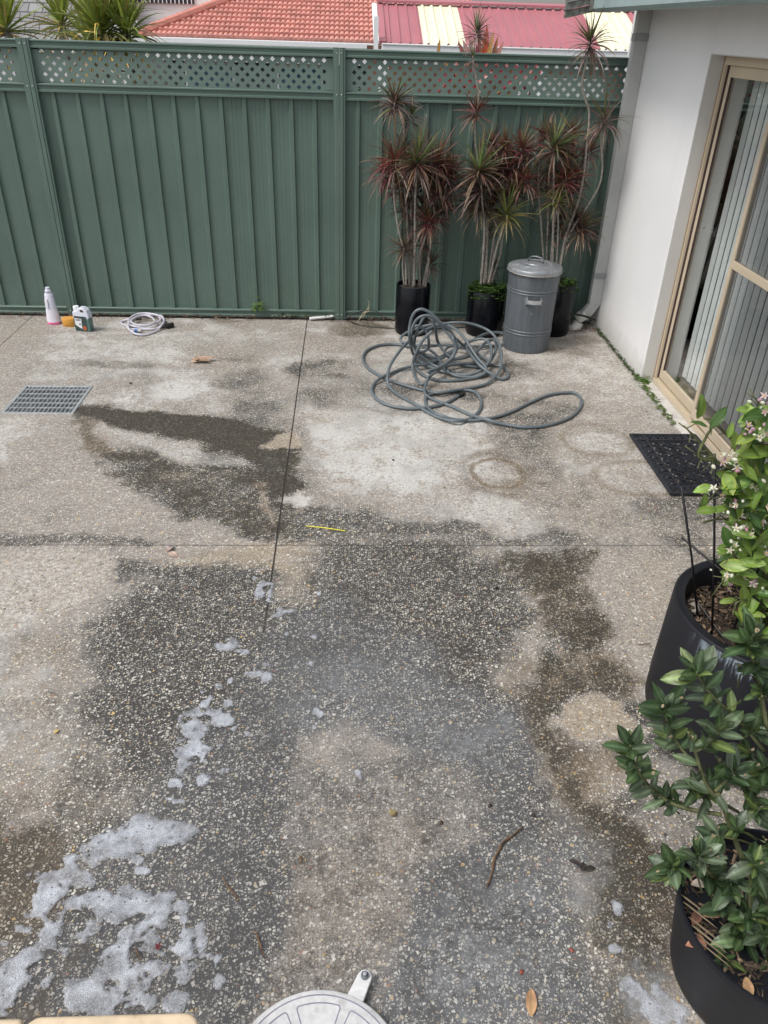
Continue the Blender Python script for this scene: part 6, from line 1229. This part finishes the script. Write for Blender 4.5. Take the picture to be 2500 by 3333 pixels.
a_, c_ = gy(560, 60, YH), gy(800, -60, YH); b = MB(); b.box((a_.x-2.2, YH, -.3), (a_.x+5, YH+4, 7)); b.build('wall', M['housewhite'], fh)
w0, w1 = gy(640, 20, YH), gy(725, -40, YH); b = MB(); b.box((w0.x-3.2, YH-.06, w0.z+.05), (w1.x-1.0, YH-.002, w1.z+.6)); wn = b.build('window', simple('dark_window', (.03, .035, .045), .2), fh)
b = MB(); x = w0.x-3.1
while x < w1.x-1.0: b.box((x, YH-.10, w0.z+.05), (x+.03, YH-.065, w1.z+.6)); x += .14
b.build('bars', M['gwhite'], wn)
p0 = gy(712, 40, YH-1); b = MB(); b.box((p0.x-.16, YH-1.1, -.3), (p0.x+.12, YH-.9, 7)); b.build('post', M['crimson'], fh)
q0, q1 = gy(-60, 112, YH-3), gy(430, 98, YH-3); b = MB(); b.add([(q0.x-3, YH-3, q0.z-.2), (q1.x+.4, YH-3, q0.z-.2), (q1.x-1.0, YH, q0.z+2.2), (q0.x-3, YH, q0.z+2.2)], [(0, 1, 2, 3)]); b.build('roof', M['shingle'], fh)
b = MB(); b.box((q0.x-3, YH-2.9, -.3), (q1.x, YH-2.8, q0.z-.25)); b.build('lower_wall', M['housewhite'], fh)
b = MB(); b.box((q0.x-3, YH-3.15, q0.z-.42), (q1.x+.45, YH-2.98, q0.z-.2)); b.build('gutter', M['gwhite'], fh)

# yuccas behind the fence
def yucca(label, u, v, y, rad, n, trunkdx=0, W_=.030):
    c = gy(u, v, y); root = empty('yucca', (c.x, c.y, -.02), label=label, cat='plant', group='yuccas behind the fence')
    mb = MB(); rosette(mb, c, rad*1.1, n, 'yucca', W_); 
    for k in range(int(n*.7)):
        a = random.uniform(0, 6.28); e = random.uniform(.75, 1.5); d = Vector((math.cos(a)*math.cos(e), math.sin(a)*math.cos(e), math.sin(e))); f = random.uniform(.7, 1.25); blade(mb, c, d, rad*random.uniform(.8, 1.1), W_*1.1, .3, (.28*f, .38*f, .06*f), (.42*f, .44*f, .12*f))
    mb.build('leaf_head', M['leaf_thin'], root)
    b = MB(); b.tube(spline([Vector((c.x+trunkdx, c.y, -.02)), Vector((c.x+trunkdx*.6, c.y+.05, c.z*.5)), c], 5), .035, 9); b.build('trunk', M['bark'], root, smooth=True)
    lo_ = MB()
    for k in range(26):
        z = random.uniform(.5, c.z-.15); a = random.uniform(0, 6.28); col = random.choice([(.14, .19, .05), (.30, .24, .14), (.36, .30, .2), (.1, .14, .04)]); blade(lo_, Vector((c.x+trunkdx*.3, c.y, z)), Vector((math.cos(a), math.sin(a), .3)), .5, .028, 1.6, col)
    lo_.build('hanging_leaves', M['leaf_thin'], root)
yucca('yucca crown with yellowing leaves at the far left edge above the fence', 20, 90, 7.8, .42, 70, .15)
yucca('largest yucca crown above the left fence post, dense upright green leaves', 330, 100, 7.7, .55, 110, -.05)
yucca('small yucca crown between the two bigger ones above the fence', 200, 75, 8.9, .42, 60)
yucca('yucca crown with orange-yellow blades, rightmost, in front of the tiled roof corner', 795/1.327*0+412, 110, 7.7, .40, 90, .05)
yucca('low yucca crown filling the gap right of the largest one', 520/1.0*0+300, 150, 8.7, .45, 70, -.1)
# red cordyline behind the fence
c = gy(1575, 175, 7.5); rc = empty('red_cordyline', (c.x, c.y, 0), label='broad leaved red and orange plant poking above the fence behind the middle dracaena', cat='plant')
mb = MB()
for u, v, L_, W_, col in ((1590, 100, .24, .06, (.50, .08, .04)), (1580, 120, .20, .05, (.42, .14, .03)), (1605, 125, .15, .05, (.36, .20, .05)), (1560, 130, .14, .045, (.22, .06, .05)), (1625, 140, .16, .05, (.32, .13, .06)), (1510, 150, .14, .06, (.40, .22, .19)), (1530, 145, .12, .05, (.42, .28, .24)), (1640, 155, .13, .05, (.34, .14, .12)), (1432, 150, .11, .03, (.36, .18, .04)), (1550, 155, .12, .05, (.26, .05, .06)), (1600, 150, .14, .05, (.28, .05, .05)), (1490, 158, .1, .05, (.30, .12, .1))):
    tip = gy(u, v-25, 7.5+random.uniform(-.08, .08)); bs = c+Vector(((tip.x-c.x)*.35, 0, -.16)); 
    if u < 1450: bs = tip-Vector((.01, 0, .18))
    broad(mb, bs, tip-bs, Vector((random.gauss(0, .3), -1, .2)), max(L_, (tip-bs).length), W_, col, tuple(min(1, x*1.4) for x in col), curl=.25)
for k in range(90):
    a = random.uniform(0, 6.28); bs = c+Vector((random.gauss(0, .25), random.uniform(-.05, .15), random.uniform(-.45, -.12))); col = random.choice([(.30, .05, .06), (.40, .07, .08), (.22, .04, .05), (.5, .2, .18), (.30, .18, .06)])
    broad(mb, bs, Vector((math.cos(a), -.3, .7)), Vector((0, -1, .3)), .16, .035, col, tuple(x*1.3 for x in col), curl=.6, seg=4)
mb.build('leaves', M['leaf'], rc); b = MB(); b.tube([Vector((c.x, c.y, -.02)), Vector((c.x+.02, c.y, 1.0)), c+Vector((0, 0, -.2))], .02, 8); b.build('stem', M['bark'], rc, smooth=True)
# shrubs low behind the fence, seen through the lattice
for u, y, lab in ((1250, 9.2, 'low dark shrub behind the lattice, left of the red plant'), (1700, 9.0, 'low dark shrub behind the lattice near the right end')):
    c = gy(u, 330, y); mb = MB(); root = empty('shrub', (c.x, c.y, -.02), label=lab, cat='shrub')
    for k in range(500):
        p0 = Vector((c.x+random.gauss(0, .35), c.y+random.gauss(0, .2), random.uniform(.3, 1.7))); a = random.uniform(0, 6.28); f = random.uniform(.6, 1.4); broad(mb, p0, Vector((math.cos(a), math.sin(a), .3)), Vector((0, -.5, 1)), .08, .04, (.03*f, .06*f, .02*f), (.05*f, .09*f, .03*f), seg=3)
    mb.build('leaves', M['leaf'], root); b = MB(); b.tube([Vector((c.x, c.y, -.02)), Vector((c.x, c.y, 1.0))], .02, 6); b.build('trunk', M['bark'], root)
